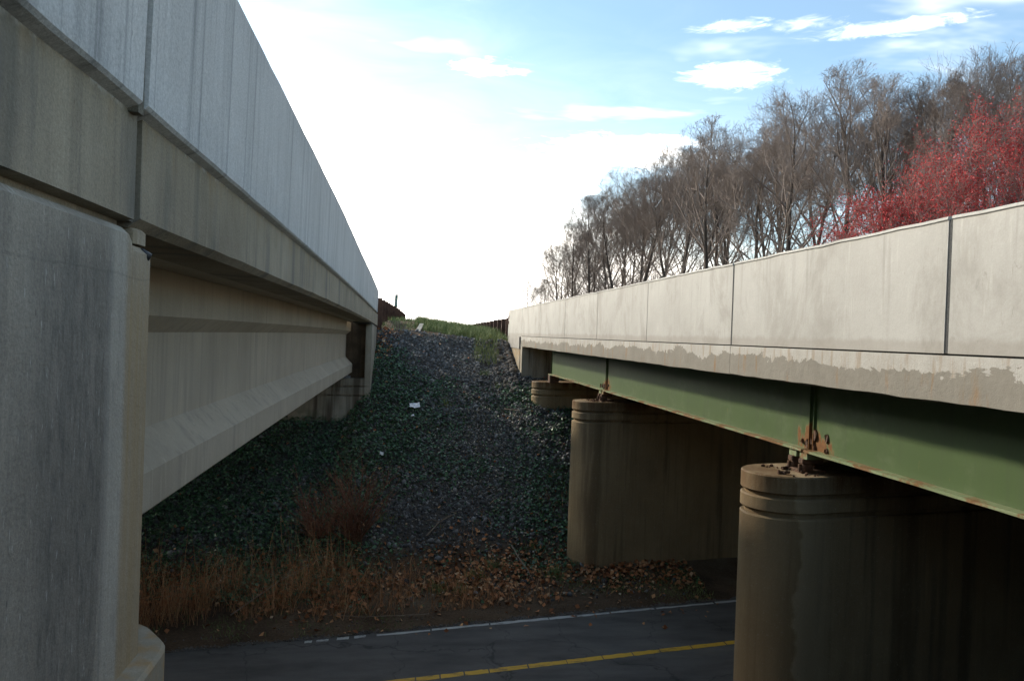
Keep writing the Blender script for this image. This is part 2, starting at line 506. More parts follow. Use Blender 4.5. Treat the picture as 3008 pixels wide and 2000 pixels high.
simple('green_blade', (0, 0, 0), (1, 1, 1), 6, 0.7, 0.25, 0,
       [(0.0, (0.11, 0.145, 0.045)), (0.6, (0.19, 0.225, 0.08)), (0.93, (0.30, 0.30, 0.13)), (1.0, (0.30, 0.26, 0.05))])
simple('red_twig', (0, 0, 0), (1, 1, 1), 6, 0.7, 0.2, 0, [(0.0, (0.10, 0.045, 0.028)), (1.0, (0.27, 0.125, 0.075))])
simple('bark', (0.05, 0.042, 0.036), (0.10, 0.086, 0.074), 3, 0.9, 0.1, 0.3, stretch=(3, 3, 0.6))
simple('twig', (0.15, 0.122, 0.104), (0.25, 0.205, 0.175), 0.6, 0.9, 0.1, 0)
simple('red_bud', (0, 0, 0), (1, 1, 1), 2, 0.7, 0.2, 0, [(0.0, (0.27, 0.022, 0.024)), (0.6, (0.50, 0.05, 0.05)), (1.0, (0.60, 0.13, 0.115))])
simple('maple_bark', (0.17, 0.11, 0.095), (0.30, 0.215, 0.19), 3, 0.9, 0.1, 0.2)
simple('weathered_board', (0.24, 0.22, 0.18), (0.42, 0.39, 0.33), 5, 0.85, 0.15, 0.4, stretch=(8, 1, 8))
simple('paper', (0.70, 0.70, 0.70), (0.80, 0.80, 0.80), 8, 0.8, 0.2, 0.2)
simple('rubble', (0.05, 0.042, 0.034), (0.19, 0.165, 0.14), 8, 0.9, 0.15, 0.8)
simple('sign_green', (0.012, 0.09, 0.05), (0.02, 0.12, 0.07), 5, 0.45, 0.4, 0)
simple('sign_white', (0.55, 0.58, 0.56), (0.7, 0.72, 0.7), 20, 0.5, 0.4, 0)
simple('sign_grey', (0.25, 0.25, 0.25), (0.38, 0.37, 0.36), 20, 0.6, 0.4, 0)
simple('dry_stick', (0.16, 0.12, 0.085), (0.30, 0.24, 0.18), 8, 0.85, 0.15, 0.3)


# ------------------------------------------------------------------ mesh helpers
class MB:
    def __init__(s):
        s.v, s.f, s.m = [], [], []

    def loft(s, secs, cap=True, mi=0, close=True):
        """skin a list of closed rings (same point count)"""
        base = len(s.v)
        n = len(secs[0])
        for r in secs:
            s.v.extend([tuple(p) for p in r])
        for i in range(len(secs) - 1):
            for j in range(n if close else n - 1):
                a, b_ = base + i * n + j, base + i * n + (j + 1) % n
                s.f.append((a, b_, b_ + n, a + n))
                s.m.append(mi)
        if cap:
            s.f.append(tuple(base + j for j in reversed(range(n))))
            s.f.append(tuple(base + (len(secs) - 1) * n + j for j in range(n)))
            s.m += [mi, mi]
        return s

    def box(s, x0, x1, y0, y1, z0, z1, mi=0, c=0.0):
        """box with its long vertical and top edges chamfered by c"""
        if c <= 0:
            ring = lambda z: [(x0, y0, z), (x1, y0, z), (x1, y1, z), (x0, y1, z)]
            return s.loft([ring(z0), ring(z1)], mi=mi)

        def ring(z, k):
            a0, a1, b0, b1 = x0 + k, x1 - k, y0 + k, y1 - k
            return [(a0 + c, b0, z), (a1 - c, b0, z), (a1, b0 + c, z), (a1, b1 - c, z), (a1 - c, b1, z), (a0 + c, b1, z), (a0, b1 - c, z), (a0, b0 + c, z)]
        return s.loft([ring(z0, 0), ring(z1 - c, 0), ring(z1, c)], mi=mi)

    def tube(s, pts, rads, n=5, mi=0, cap=True):
        secs = []
        for i, p in enumerate(pts):
            p = Vector(p)
            a = Vector(pts[max(i - 1, 0)])
            b_ = Vector(pts[min(i + 1, len(pts) - 1)])
            d = (b_ - a).normalized() if (b_ - a).length > 1e-9 else Vector((0, 0, 1))
            q = d.orthogonal().normalized()
            r = d.cross(q)
            secs.append([p + (q * math.cos(2 * math.pi * k / n) + r * math.sin(2 * math.pi * k / n)) * rads[i] for k in range(n)])
        return s.loft(secs, cap, mi)

    def build(s, name, mats, parent=None, smooth=False):
        me = bpy.data.meshes.new(name)
        me.from_pydata(s.v, [], s.f)
        if isinstance(mats, str):
            mats = [mats]
        for q in mats:
            me.materials.append(MATS[q])
        if len(mats) > 1:
            me.polygons.foreach_set('material_index', s.m)
        bm = bmesh.new()
        bm.from_mesh(me)
        bmesh.ops.recalc_face_normals(bm, faces=bm.faces)
        bm.to_mesh(me)
        bm.free()
        if smooth:
            me.polygons.foreach_set('use_smooth', [True] * len(me.polygons))
        return link(name, me, parent)


def link(name, me, parent=None):
    o = bpy.data.objects.new(name, me)
    COL.objects.link(o)
    if parent is not None:
        o.parent = parent
        o.matrix_parent_inverse = parent.matrix_world.inverted()
    return o


def tag(o, label=None, cat=None, group=None, kind=None):
    for k, v in (('label', label), ('category', cat), ('group', group), ('kind', kind)):
        if v:
            o[k] = v
    return o


def thing(name, loc, label, cat, group=None):
    o = bpy.data.objects.new(name, None)
    COL.objects.link(o)
    o.location = loc
    o.empty_display_size = 0.2
    o.matrix_world = Matrix.Translation(loc)
    return tag(o, label, cat, group)


def mass(name, tv, tf, locs, mats3, mat, tint, parent=None):
    """one mesh made of N transformed copies of a small template: tv (n,3), tf list of tris/quads of one size"""
    tv = np.asarray(tv, float)
    tf = np.asarray(tf, int)
    N, n = len(locs), len(tv)
    V = np.einsum('nij,kj->nki', mats3, tv) + locs[:, None, :]
    Fc = (tf[None] + (np.arange(N) * n)[:, None, None]).reshape(-1, tf.shape[1])
    k = tf.shape[1]
    me = bpy.data.meshes.new(name)
    me.vertices.add(N * n)
    me.vertices.foreach_set('co', V.reshape(-1))
    me.loops.add(len(Fc) * k)
    me.loops.foreach_set('vertex_index', Fc.reshape(-1))
    me.polygons.add(len(Fc))
    me.polygons.foreach_set('loop_start', np.arange(len(Fc)) * k)
    me.polygons.foreach_set('loop_total', np.full(len(Fc), k))
    me.update(calc_edges=True)
    at = me.attributes.new('tint', 'FLOAT', 'POINT')
    at.data.foreach_set('value', np.repeat(np.asarray(tint, float), n))
    me.materials.append(MATS[mat])
    return link(name, me, parent)


def rot_mats(yaw, pitch, roll, sx, sy, sz):
    cy, sy_ = np.cos(yaw), np.sin(yaw)
    cp, sp = np.cos(pitch), np.sin(pitch)
    cr, sr = np.cos(roll), np.sin(roll)
    z = np.zeros_like(cy)
    o = np.ones_like(cy)
    Rz = np.stack([np.stack([cy, -sy_, z], -1), np.stack([sy_, cy, z], -1), np.stack([z, z, o], -1)], -2)
    Rx = np.stack([np.stack([o, z, z], -1), np.stack([z, cp, -sp], -1), np.stack([z, sp, cp], -1)], -2)
    Ry = np.stack([np.stack([cr, z, sr], -1), np.stack([z, o, z], -1), np.stack([-sr, z, cr], -1)], -2)
    S = np.stack([sx * o, sy * o, sz * o], -1)
    return (Rz @ Rx @ Ry) * S[:, None, :]


def vnoise(x, y, seed=0):
    """cheap smooth noise field in about -1..1"""
    r = np.random.default_rng(seed)
    s = np.zeros_like(np.asarray(x, float))
    for f in (0.35, 0.8, 1.7, 3.6):
        for _ in range(3):
            a, ph = r.uniform(0, 2 * np.pi, 2)
            s = s + np.sin((x * np.cos(a) + y * np.sin(a)) * f * 2 + ph) / (f ** 0.45)
    return s / 5.0


# ------------------------------------------------------------------ terrain
SK = 0.21
ROADZ = -5.30


def sstep(t):
    t = np.clip(t, 0, 1)
    return t * t * (3 - 2 * t)


def ground_h(x, y, bumps=True):
    x = np.asarray(x, float)
    y = np.asarray(y, float)
    xc = np.clip(x, -60, 60)
    toe = 13.95 + SK * xc
    crest = np.maximum(28.6 + 0.17 * (np.clip(x, -3, 6) + 1), toe + 11)
    zc = 0.1 - 0.085 * (np.clip(x, -1, 4) + 1)
    zp = np.interp(x, [-30, -1.5, 0.2, 4.0, 8], [0.42, 0.42, 0.42, -0.05, -0.15])
    t = (y - toe) / (crest - toe)
    bench = toe + 2.4
    t2 = (y - bench) / (crest - bench)
    zb = ROADZ + 0.34
    hs = np.where(y < bench, ROADZ + 0.03 + 0.31 * (y - toe) / 2.4, zb + (zc - zb) * (t2 - 0.04 * np.sin(np.clip(t2, 0, 1) * np.pi)))
    hs = hs - 0.75 * sstep((-1.05 - x) / 0.9) * sstep(t2 * 2.2)
    hs = hs + 0.42 * sstep((x - 2.7) / 1.3) * np.sin(np.clip(t2, 0, 1) * np.pi) ** 2
    top = zc + (zp - zc) * sstep((y - crest) / 5.0)
    far = np.where(t < 1, hs, top)
    far = np.where(t < 0, ROADZ - 0.02, far)
    ntoe = 9.3 + SK * xc
    u = (ntoe - y)
    nearz = np.minimum(ROADZ - 0.02 + 0.41 * np.clip(u, 0, None), -0.45)
    z = np.where(y > (toe + ntoe) / 2, far, np.where(u > 0, nearz, ROADZ - 0.02))
    if bumps:
        k = np.clip(np.minimum(np.abs(t) * 14, 1), 0, 1) * np.where((t > 0) & (t < 1.4), 1, 0)
        k = np.where(u > 0.3, 0.6, k)
        z = z + k * 0.055 * vnoise(x * 1.3, y * 1.3, 3)
        z = z + k * np.where(t < 0.25, 0.5, 1) * 0.03 * vnoise(x * 3.1, y * 3.1, 4)
    return z


def gz(x, y):
    return float(ground_h(np.array([x]), np.array([y]))[0])


def axis_pts(lo, hi, step, far):
    a = list(np.arange(lo, hi + 1e-6, step))
    q, d = hi, step
    while q < far:
        d *= 1.35
        q += d
        a.append(q)
    q, d = lo, step
    while q > -far:
        d *= 1.35
        q -= d
        a.insert(0, q)
    return np.array(a)


xs = axis_pts(-14, 18, 0.2, 3500)
ys = axis_pts(-4, 42, 0.2, 3500)
GX, GY = np.meshgrid(xs, ys)
GZ = ground_h(GX, GY)
me = bpy.data.meshes.new('ground')
V = np.stack([GX, GY, GZ], -1).reshape(-1, 3)
nx, ny = len(xs), len(ys)
idx = np.arange(nx * ny).reshape(ny, nx)
Fq = np.stack([idx[:-1, :-1], idx[:-1, 1:], idx[1:, 1:], idx[1:, :-1]], -1).reshape(-1, 4)
me.vertices.add(len(V))
me.vertices.foreach_set('co', V.reshape(-1))
me.loops.add(Fq.size)
me.loops.foreach_set('vertex_index', Fq.reshape(-1))
me.polygons.add(len(Fq))
me.polygons.foreach_set('loop_start', np.arange(len(Fq)) * 4)
me.polygons.foreach_set('loop_total', np.full(len(Fq), 4))
me.update(calc_edges=True)
me.polygons.foreach_set('use_smooth', [True] * len(Fq))
me.materials.append(MATS['earth'])
ground = tag(link('ground', me), kind='structure')

# road with painted lines (a skewed strip under both bridges)
def road_quad(x0, x1, c0, c1, z, name, mat, parent=None, seg=1, jag=0.0, rs=0):
    """strip between y = c0 + SK x and y = c1 + SK x"""
    r = random.Random(rs)
    vs, fs = [], []
    for i in range(seg + 1):
        x = x0 + (x1 - x0) * i / seg
        vs.append((x, c0 + SK * x + r.uniform(-jag, jag), z))
        vs.append((x, c1 + SK * x + r.uniform(-jag, jag), z))
    for i in range(seg):
        fs.append((2 * i, 2 * i + 2, 2 * i + 3, 2 * i + 1))
    me = bpy.data.meshes.new(name)
    me.from_pydata(vs, [], fs)
    me.materials.append(MATS[mat])
    return link(name, me, parent)


road = tag(road_quad(-60, 60, 9.46, 14.12, ROADZ, 'road', 'asphalt', seg=480, jag=0.03, rs=5), kind='structure')
r = random.Random(3)
x = -1.52
while x < 14:
    L = r.uniform(0.4, 1.3)
    if x < -0.5:
        L = r.choice((0.38, 0.12, 0.16, 0.2))
    road_quad(x, x + L, 13.69 + r.uniform(-0.01, 0.01), 13.785 + r.uniform(-0.02, 0.01), ROADZ + 0.004, 'white_edge_line', 'white_paint', road, 8, 0.012, r.random())
    x += L + (r.uniform(0.015, 0.05) if x > -0.4 else r.uniform(0.06, 0.22))
x = -3.0
while x < 14:
    L = r.uniform(0.35, 0.75)
    road_quad(x, x + L, 11.755, 11.9, ROADZ + 0.004, 'yellow_line', 'yellow_paint', road, 6, 0.009, r.random())
    x += L + r.uniform(0.012, 0.03)

# highway carriageways on the approach fills
for (x0, x1, z, y0) in ((-13.0, -1.45, 0.50, 24.3), (4.35, 19.4, -0.02, 27.1)):
    mb = MB()
    mb.loft([[(x0, y, z - 0.5), (x1, y, z - 0.5), (x1, y, z), (x0, y, z)] for y in (y0, 60, 140, 400)])
    tag(mb.build('highway', 'asphalt'), kind='structure')

# ------------------------------------------------------------------ left bridge: concrete girders
def jit(r, a):
    return r.uniform(-a, a)


def camber(y):
    return -0.00036 * max(y - 3.0, 0) ** 2


PT = ([-9, 4.3, 7.5, 10.9, 13.7, 15.8, 20.4, 25.7, 28], [1.72, 1.72, 1.70, 1.67, 1.60, 1.54, 1.45, 1.29, 1.26])


def ptop(y):
    return float(np.interp(y, *PT))


def ysteps(a, b_, st):
    n = max(1, int(math.ceil((b_ - a) / st)))
    return [a + (b_ - a) * i / n for i in range(n + 1)]


def left_parapet(y0, y1, parent, seed):
    r = random.Random(seed)
    mb = MB()
    secs = []
    for y in ysteps(y0, y1, 0.35):
        zb = 0.765 + camber(y) + jit(r, 0.003)
        zt = ptop(y) + jit(r, 0.004)
        secs.append([(-0.95, y, zb + 0.012), (-0.935, y, zt - 0.02), (-0.955, y, zt), (-1.13, y, zt), (-1.24, y, zb - 0.02), (-1.1, y, zb - 0.05), (-0.962, y, zb)])
    mb.loft(secs)
    return mb.build('parapet_panel', 'parapet_grey', parent)


def left_fascia(y0, y1, parent, seed, name='fascia', zlow=0.385):
    r = random.Random(seed)
    mb = MB()
    secs = []
    for y in ysteps(y0, y1, 0.3):
        c = camber(y)
        secs.append([(-1.0 + jit(r, 0.002), y, zlow + c + jit(r, 0.004)), (-1.0 + jit(r, 0.002), y, 0.755 + c), (-1.02, y, 0.763 + c),
                     (-1.4, y, 0.73 + c), (-1.4, y, 0.36 + c), (-1.045, y, 0.35 + c)])
    mb.loft(secs)
    return mb.build(name, 'fascia_brown', parent)


LB = thing('concrete_bridge', (-1, 12, 0.4), 'pale concrete highway bridge with one deep exposed beam, passing close on the left', 'bridge')
YJ = [3.03, 9.0, 15.1, 22.25]
for i in range(3):
    left_parapet(YJ[i] - 0.06 + (0.006 if i else 0), YJ[i + 1] - 0.06 - 0.006, LB, i)
left_fascia(3.07, 22.25, LB, 9)
mb = MB()
mb.loft([[(-13, y, 0.36 + camber(y)), (-1.38, y, 0.36 + camber(y)), (-1.38, y, 0.62 + camber(y)), (-13, y, 0.62 + camber(y))] for y in ysteps(3.07, 22.25, 1.0)])
mb.build('deck_slab', 'girder_concrete', LB)


def conc_girder(xo):
    """pretensioned beam: xo is the outer edge of its lower flange"""
    mb = MB()
    secs = []
    for y in ysteps(3.6, 23.95, 0.8):
        c = 0.6 * camber(y)
        prof = [(0, -1.19), (0, -0.945), (-0.205, -0.735), (-0.205, -0.07), (-0.07, 0.045), (-0.07, 0.36 + 0.4 * camber(y)),
                (-0.62, 0.36 + 0.4 * camber(y)), (-0.62, 0.045), (-0.46, -0.07), (-0.46, -0.735), (-0.66, -0.945), (-0.66, -1.19), (-0.64, -1.21), (-0.02, -1.21)]
        secs.append([(xo + a, y, z + c) for a, z in prof])
    mb.loft(secs)
    return mb.build('girder', 'girder_concrete', LB)


g0 = conc_girder(-1.585)
for k in range(1, 5):
    g = g0.copy()
    COL.objects.link(g)
    g.location.x -= 2.5 * k
for k in range(5):
    br = MB()
    x = -1.585 - 2.5 * k
    br.box(x - 0.62, x - 0.04, 23.75, 24.02, -1.478, -1.40)
    br.box(x - 0.58, x - 0.12, 23.77, 23.98, -1.40, -1.34)
    br.box(x - 0.55, x - 0.14, 23.78, 23.92, -1.34, -1.25)
    br.build('bearing', 'bearing_grey', LB)

# near abutment of the left bridge
NA = thing('bridge_abutment', (-1, 1, -2), 'weathered grey concrete abutment wall filling the left edge, dark stained with ochre corner', 'abutment')
left_parapet(-8, 2.91, NA, 21).name = 'parapet_panel'
mb = MB()
mb.box(-1.2, -0.965, 2.911, 2.968, 0.74, ptop(2.94) - 0.02)
mb.build('joint_filler', 'joint_filler', NA)
mb = MB()
r = random.Random(4)
mb.loft([[(-1.0, y, 0.372 + jit(r, .003)), (-1.0, y, 0.755), (-1.02, y, 0.763), (-1.6, y, 0.74), (-1.6, y, 0.33), (-1.06, y, 0.33), (-1.06, y, 0.366)] for y in ysteps(-8, 3.01, 0.4)])
mb.build('upper_band', 'fascia_brown', NA)
mb = MB()
mb.box(-1.35, -1.025, 3.011, 3.068, 0.37, 0.74)
mb.build('joint_filler', 'fascia_brown', NA)
# wall below the groove; rounded arris towards the span
mb = MB()


def wall_ring(z, k=0.0, zn=None):
    zn = z if zn is None else zn
    return [(-1.0 - k, -8, zn), (-1.0 - k, 2.965, zn), (-1.0 - k, 2.995, (z + zn) / 2 + 0.004), (-1.0 - k, 3.012, z), (-1.0 - k, 3.12, z), (-1.0 - k, 3.205, z), (-1.007 - k, 3.219, z), (-1.03 - k, 3.225, z), (-13, 3.225, z), (-13, -8, zn)]


lv = [(-6.5, 0.0, -6.5), (-3.0, 0, -3), (-1.0, 0, -1), (0.0, 0, 0), (0.258, 0, 0.312), (0.285, 0.028, 0.338)]
mb.loft([wall_ring(*q) for q in lv])
mb.build('wall', 'abutment_grey', NA)
mb = MB()
mb.box(-1.3, -1.015, 3.085, 3.2, 0.292, 0.352, c=0.012)
mb.build('bearing_block', 'abutment_grey', NA)
mb = MB()
mb.tube([(-1.3, 3.17, 0.27), (-1.02, 3.17, 0.262), (-0.995, 3.185, 0.25)], [0.02, 0.022, 0.016], 8)
mb.build('seal_tube', 'rubber', NA, True)
# seat ledge with a rounded nose
plan = [(-0.913, -2.0), (-0.913, 3.20), (-0.918, 3.27), (-0.932, 3.325), (-0.95, 3.36), (-0.99, 3.42), (-1.04, 3.49), (-1.08, 3.525), (-1.13, 3.54), (-13, 3.54), (-13, -2.0)]
mb = MB()
mb.loft([[(x, y, -6.2) for x, y in plan], [(x, y, -1.318) for x, y in plan], [(x - 0.012, y - 0.006, -1.30) for x, y in plan]])
mb.build('ledge', 'ledge_tan', NA)

# far abutment of the left bridge
FA = thing('bridge_abutment', (-1, 24, -2), 'stained concrete abutment with two grooves under the far end of the left bridge', 'abutment')
TS = math.tan(rad(5.0))


def skew_slab(mb, x0, x1, y0, y1, z0, z1, k=TS, mi=0):
    ring = lambda z: [(x0, y0 + (x0 + 1) * k, z), (x1, y0 + (x1 + 1) * k, z), (x1, y1, z), (x0, y1, z)]
    mb.loft([ring(z0), ring(z1)], mi=mi)


# parapet end and fascia over the wing wall
left_parapet(22.202, 25.75, FA, 31)
mb = MB()
mb.loft([[(-1.0, y, 0.37 + camber(y)), (-1.0, y, 0.755 + camber(y)), (-1.02, y, 0.763 + camber(y)), (-1.5, y, 0.73 + camber(y)), (-1.5, y, 0.37 + camber(y))] for y in ysteps(22.27, 27.4, 0.6)])
mb.build('fascia', 'fascia_brown', FA)
mb = MB()
mb.loft([[(-1.04, y, 0.37 + camber(y) - 0.001), (-1.5, y, 0.37 + camber(y) - 0.001), (-1.5, y, 0.33 + camber(y)), (-1.04, y, 0.33 + camber(y))] for y in ysteps(22.27, 27.4, 0.6)])
mb.build('shadow_joint', 'joint_dark', FA)
mb = MB()
mb.loft([[(-1.02, y, z1 + 0.005), (-1.02, y, z0), (-1.2, y, z0), (-1.2, y, z1)] for y, z0, z1 in ((23.72, -4.5, 0.17), (25.4, -4.5, 0.145), (27.4, -2.5, 0.1))])
mb.build('wing_wall', 'far_abutment', FA)
mb = MB()
skew_slab(mb, -13, -1.202, 24.25, 26, -1.5, 0.36)
mb.build('backwall', 'stained_abutment', FA)
mb = MB()
skew_slab(mb, -13, -1.065, 23.70, 26, -1.68, -1.48)
mb.build('cap', 'far_abutment', FA)
mb = MB()
skew_slab(mb, -13, -1.10, 23.76, 26, -6, -1.47)
mb.build('core', 'far_abutment', FA)
mb = MB()
skew_slab(mb, -13, -1.065, 23.70, 26, -1.95, -1.73)
mb.build('band', 'far_abutment', FA)
mb = MB()
skew_slab(mb, -13, -1.065, 23.70, 26, -6.2, -2.0)
mb.build('stem', 'far_abutment', FA)

# ------------------------------------------------------------------ right bridge: green steel girders
RB = thing('steel_girder_bridge', (3.9, 12, -0.4), 'cream concrete bridge on rusty green steel girders, on the right', 'bridge')
RJ = [-9.2, -5.6, -2.0, 1.6, 5.19, 8.97, 12.33, 15.7, 19.0, 22.62, 26.25]
for i in range(len(RJ) - 1):
    r = random.Random(50 + i)
    wide = 0.022
    a = RJ[i] + (wide if RJ[i] in (5.19, 8.97) else 0.011)
    e = RJ[i + 1] - (wide if RJ[i + 1] in (5.19, 8.97) else 0.011)
    mb = MB()
    secs = []
    for y in ysteps(a, e, 0.3):
        zt = 0.98 - 0.0012 * max(y, 0) + jit(r, 0.006)
        secs.append([(3.9 + jit(r, .0015), y, -0.022), (3.9, y, zt - 0.03), (3.888, y, zt - 0.022), (3.895, y, zt), (4.1, y, zt), (4.22, y, -0.02)])
    mb.loft(secs)
    mb.build('parapet_panel', 'parapet_cream', RB)
    if i < len(RJ) - 2:
        mb = MB()
        j = RJ[i + 1]
        wd = 0.024 if j in (5.19, 8.97) else 0.013
        mb.box(3.915 if wd < .02 else 3.906, 4.15, j - wd, j + wd, -0.02, 0.955)
        mb.build('joint_filler', 'joint_dark', RB)
FJ = [-9.2, 8.97, 19.0, 26.3]
for i in range(3):
    r = random.Random(80 + i)
    mb = MB()
    secs = []
    for y in ysteps(FJ[i] + 0.006, FJ[i + 1] - 0.006, 0.22):
        secs.append([(3.894 + jit(r, .003), y, -0.375 + jit(r, 0.006)), (3.89 + jit(r, .003), y, -0.042 + jit(r, 0.004)), (3.91, y, -0.036), (4.3, y, -0.04), (4.3, y, -0.37), (3.93, y, -0.385 + jit(r, 0.006))])
    mb.loft(secs)
    mb.build('fascia_panel', 'fascia_peeling', RB)
mb = MB()
mb.box(3.93, 4.2, -9.2, 26.25, -0.039, -0.02)
mb.build('shadow_joint', 'joint_dark', RB)
mb = MB()
mb.box(4.28, 19.6, -9.2, 26.25, -0.36, -0.03)  # unseen far side of the deck, widened to darken the space below
mb.build('deck_slab', 'pier_brown', RB)
mb = MB()
mb.box(19.3, 19.6, -9.2, 26.25, -0.028, 0.95)
mb.build('parapet_panel', 'parapet_cream', RB)

# girders: web, flanges, stiffeners
SP = [(-1.0, 8.035), (8.085, 16.935), (16.985, 23.6)]
for si, (y0, y1) in enumerate(SP):
    for k in range(8):
        x = 4.5 + 2.05 * k
        mb = MB()
        mb.box(x - 0.008, x + 0.008, y0, y1, -1.145, -0.358)
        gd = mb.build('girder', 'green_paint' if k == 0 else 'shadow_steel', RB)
        mb = MB()
        r = random.Random(si)
        mb.loft([[(x - 0.13 + jit(r, .002), y, -1.17 + jit(r, .002)), (x + 0.13, y, -1.17), (x + 0.13, y, -1.145), (x - 0.13 + jit(r, .002), y, -1.145)] for y in ysteps(y0, y1, 0.4)])
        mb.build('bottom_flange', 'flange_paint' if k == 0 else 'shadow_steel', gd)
        mb = MB()
        mb.box(x - 0.11, x + 0.11, y0, y1, -0.385, -0.362)
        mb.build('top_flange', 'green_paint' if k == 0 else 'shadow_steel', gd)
        if k == 0:
            for ye in (y0 + 0.02, y1 - 0.02):
                mb = MB()
                mb.box(x - 0.035, x - 0.008, ye - 0.006, ye + 0.006, -1.144, -0.387)
                mb.build('stiffener', 'green_paint', gd)
    if si < 2:
        # transverse steel between the girder ends: only dark steel shows in the gap
        mb = MB()
        mb.box(4.53, 18.8, y1 + 0.005, y1 + 0.045, -1.0, -0.4)
        mb.build('diaphragm', 'rust', RB)

# bearings with rust flakes, at the two piers
def bearing(y, zt=-1.41):
    b_ = tag(MB().box(4.36, 4.66, y - 0.16, y + 0.2, zt, zt + 0.035, c=0.006).build('bearing', 'rust', RB))
    r = random.Random(int(y * 10))
    for s_ in (-1, 1):
        yy = y + s_ * 0.12
        MB().box(4.38, 4.50, yy - 0.05, yy + 0.05, zt + 0.035, zt + 0.11, c=0.012).build('rocker', 'rust', b_)
        MB().box(4.37, 4.62, yy - 0.045, yy + 0.055, zt + 0.11, zt + 0.16, c=0.008).build('pin_block', 'rust', b_)
        MB().box(4.40, 4.60, yy - 0.08, yy + 0.08, zt + 0.16, -1.171, c=0.0).build('sole_plate', 'flange_paint', b_)
        mb = MB()
        mb.tube([(4.36, yy, zt + 0.02), (4.36, yy, zt + 0.10)], [0.02, 0.018], 6)
        mb.build('anchor_bolt', 'rust', b_)
    mb = MB()
    for _ in range(26):
        px, py = r.uniform(4.1, 4.5), y + r.uniform(-0.36, 0.3)
        s = r.uniform(0.008, 0.024)
        mb.tube([(px, py, zt), (px + jit(r, .01), py + jit(r, .01), zt + s), (px, py, zt + s * 1.3)], [s, s * .9, 0.003], 5)
    for _ in range(3):
        px, py = r.uniform(4.05, 4.3), y + r.uniform(-0.3, 0.1)
        mb.tube([(px, py, zt + 0.018), (px + r.uniform(.06, .14), py + jit(r, .06), zt + 0.024)], [0.02, 0.015], 5)
    tag(mb.build('rust_flakes', 'rust', b_), kind='stuff')
    # scabs of rust standing on the web beside the gap
    mb = MB()
    for _ in range(8):
        py = y - 0.14 + r.gauss(0, 0.2)
        pz = -1.13 + abs(r.gauss(0, 0.075))
        a = r.uniform(0.015, 0.045)
        mb.loft([[(4.49, py + a * math.cos(q) * r.uniform(.5, 1.1), pz + 1.7 * a * math.sin(q) * r.uniform(.5, 1.1)) for q in np.linspace(0, 2 * math.pi, 8)[:-1]],
                 [(4.482 - r.uniform(0, .02), py + .8 * a * math.cos(q), pz + 1.4 * a * math.sin(q)) for q in np.linspace(0, 2 * math.pi, 8)[:-1]]])
    tag(mb.build('rust_scab', 'rust', b_), kind='stuff')


bearing(8.2)
bearing(17.1)
MB().box(4.36, 4.64, 23.2, 23.5, -1.41, -1.172).build('bearing', 'rust', RB)


# piers: long walls with rounded noses and two grooves below the cap
def pier(nx_, ny_, zt, zb, label, r=0.46):
    P_ = thing('bridge_pier', (nx_ + r, ny_, zb), label, 'pier', 'wall piers under the right bridge')
    a = math.atan(SK)
    u = Vector((math.cos(a), math.sin(a), 0))
    v = Vector((-u.y, u.x, 0))
    c = Vector((nx_ + r * 1.05, ny_, 0))

    def ring(z, k):
        rr = r - k
        pts = []
        for q in np.linspace(math.pi / 2, 1.5 * math.pi, 25):
            p = c + u * (rr * 1.12 * math.cos(q)) + v * (rr * math.sin(q))
            pts.append((p.x, p.y, z))
        for s_ in (-1, 1):
            p = c + u * 15.4 + v * (rr * s_)  # wall lengthened out of view under the deck to keep it dark there
            pts.append((p.x, p.y, z))
        return pts
    rr = random.Random(int(nx_ * 100))

    def block(name, z0, z1, ch=0.014):
        mb = MB()
        ng = max(1, int((z1 - z0) / 0.5))
        secs = [ring(z0, ch), ring(z0 + ch, 0)] + [ring(z0 + ch + (z1 - z0 - 2 * ch) * i / ng, 0) for i in range(1, ng)] + [ring(z1 - ch, 0), ring(z1, ch)]
        mb.loft(secs)
        o = mb.build(name, 'pier_brown', P_)
        for p in o.data.polygons:
            p.use_smooth = len(p.vertices) == 4
        o.data.set_sharp_from_angle(angle=rad(32))
        return o
    block('cap', zt - 0.2, zt)
    block('band', zt - 0.40, zt - 0.245)
    block('shaft', zb, zt - 0.455)
    mb = MB()
    mb.loft([ring(zt - 0.47, 0.045), ring(zt - 0.19, 0.045)])
    mb.build('groove_core', 'pier_brown', P_)


pier(3.82, 8.25, -1.41, -6.3, 'brown concrete wall pier nearest the camera, rust stained cap, right foreground')
pier(3.78, 17.1, -1.41, -6.3, 'brown concrete wall pier beyond the road, rounded end at the foot of the slope')
pier(4.02, 24.3, -1.43, -6.0, 'half buried concrete pier at the top of the slope under the right bridge end')

# far abutment of the right bridge
RA = thing('bridge_abutment', (4.1, 28, -1), 'cream concrete end pylon and wing wall at the far end of the right bridge', 'abutment')
mb = MB()
r = random.Random(9)
secs = []
for y in ysteps(26.265, 29.85, 0.35):
    zt = 0.955 + jit(r, 0.005)
    secs.append([(3.9, y, -0.05), (3.9, y, zt - 0.02), (3.91, y, zt), (4.12, y, zt), (4.22, y, -0.05)])
mb.loft(secs)
mb.build('parapet_panel', 'parapet_cream', RA)
mb = MB()
mb.loft([[(3.897, y, -0.46), (3.897, y, -0.052), (4.3, y, -0.052), (4.3, y, -0.46)] for y in ysteps(26.75, 29.87, 0.6)])
mb.build('upper_band', 'parapet_cream', RA)
mb = MB()
mb.loft([[(3.93, y, z0), (3.93, y, -0.463), (4.3, y, -0.463), (4.3, y, z0)] for y, z0 in ((26.75, -3.4), (28.3, -2.5), (29.85, -1.6))])
mb.build('wing_wall', 'ledge_tan', RA)
mb = MB()
mb.box(4.302, 19.6, 26.3, 27.0, -5, -0.4)
mb.build('backwall', 'far_abutment', RA)
mb = MB()
mb.box(3.95, 4.30, 26.35, 26.745, -4, -0.06)
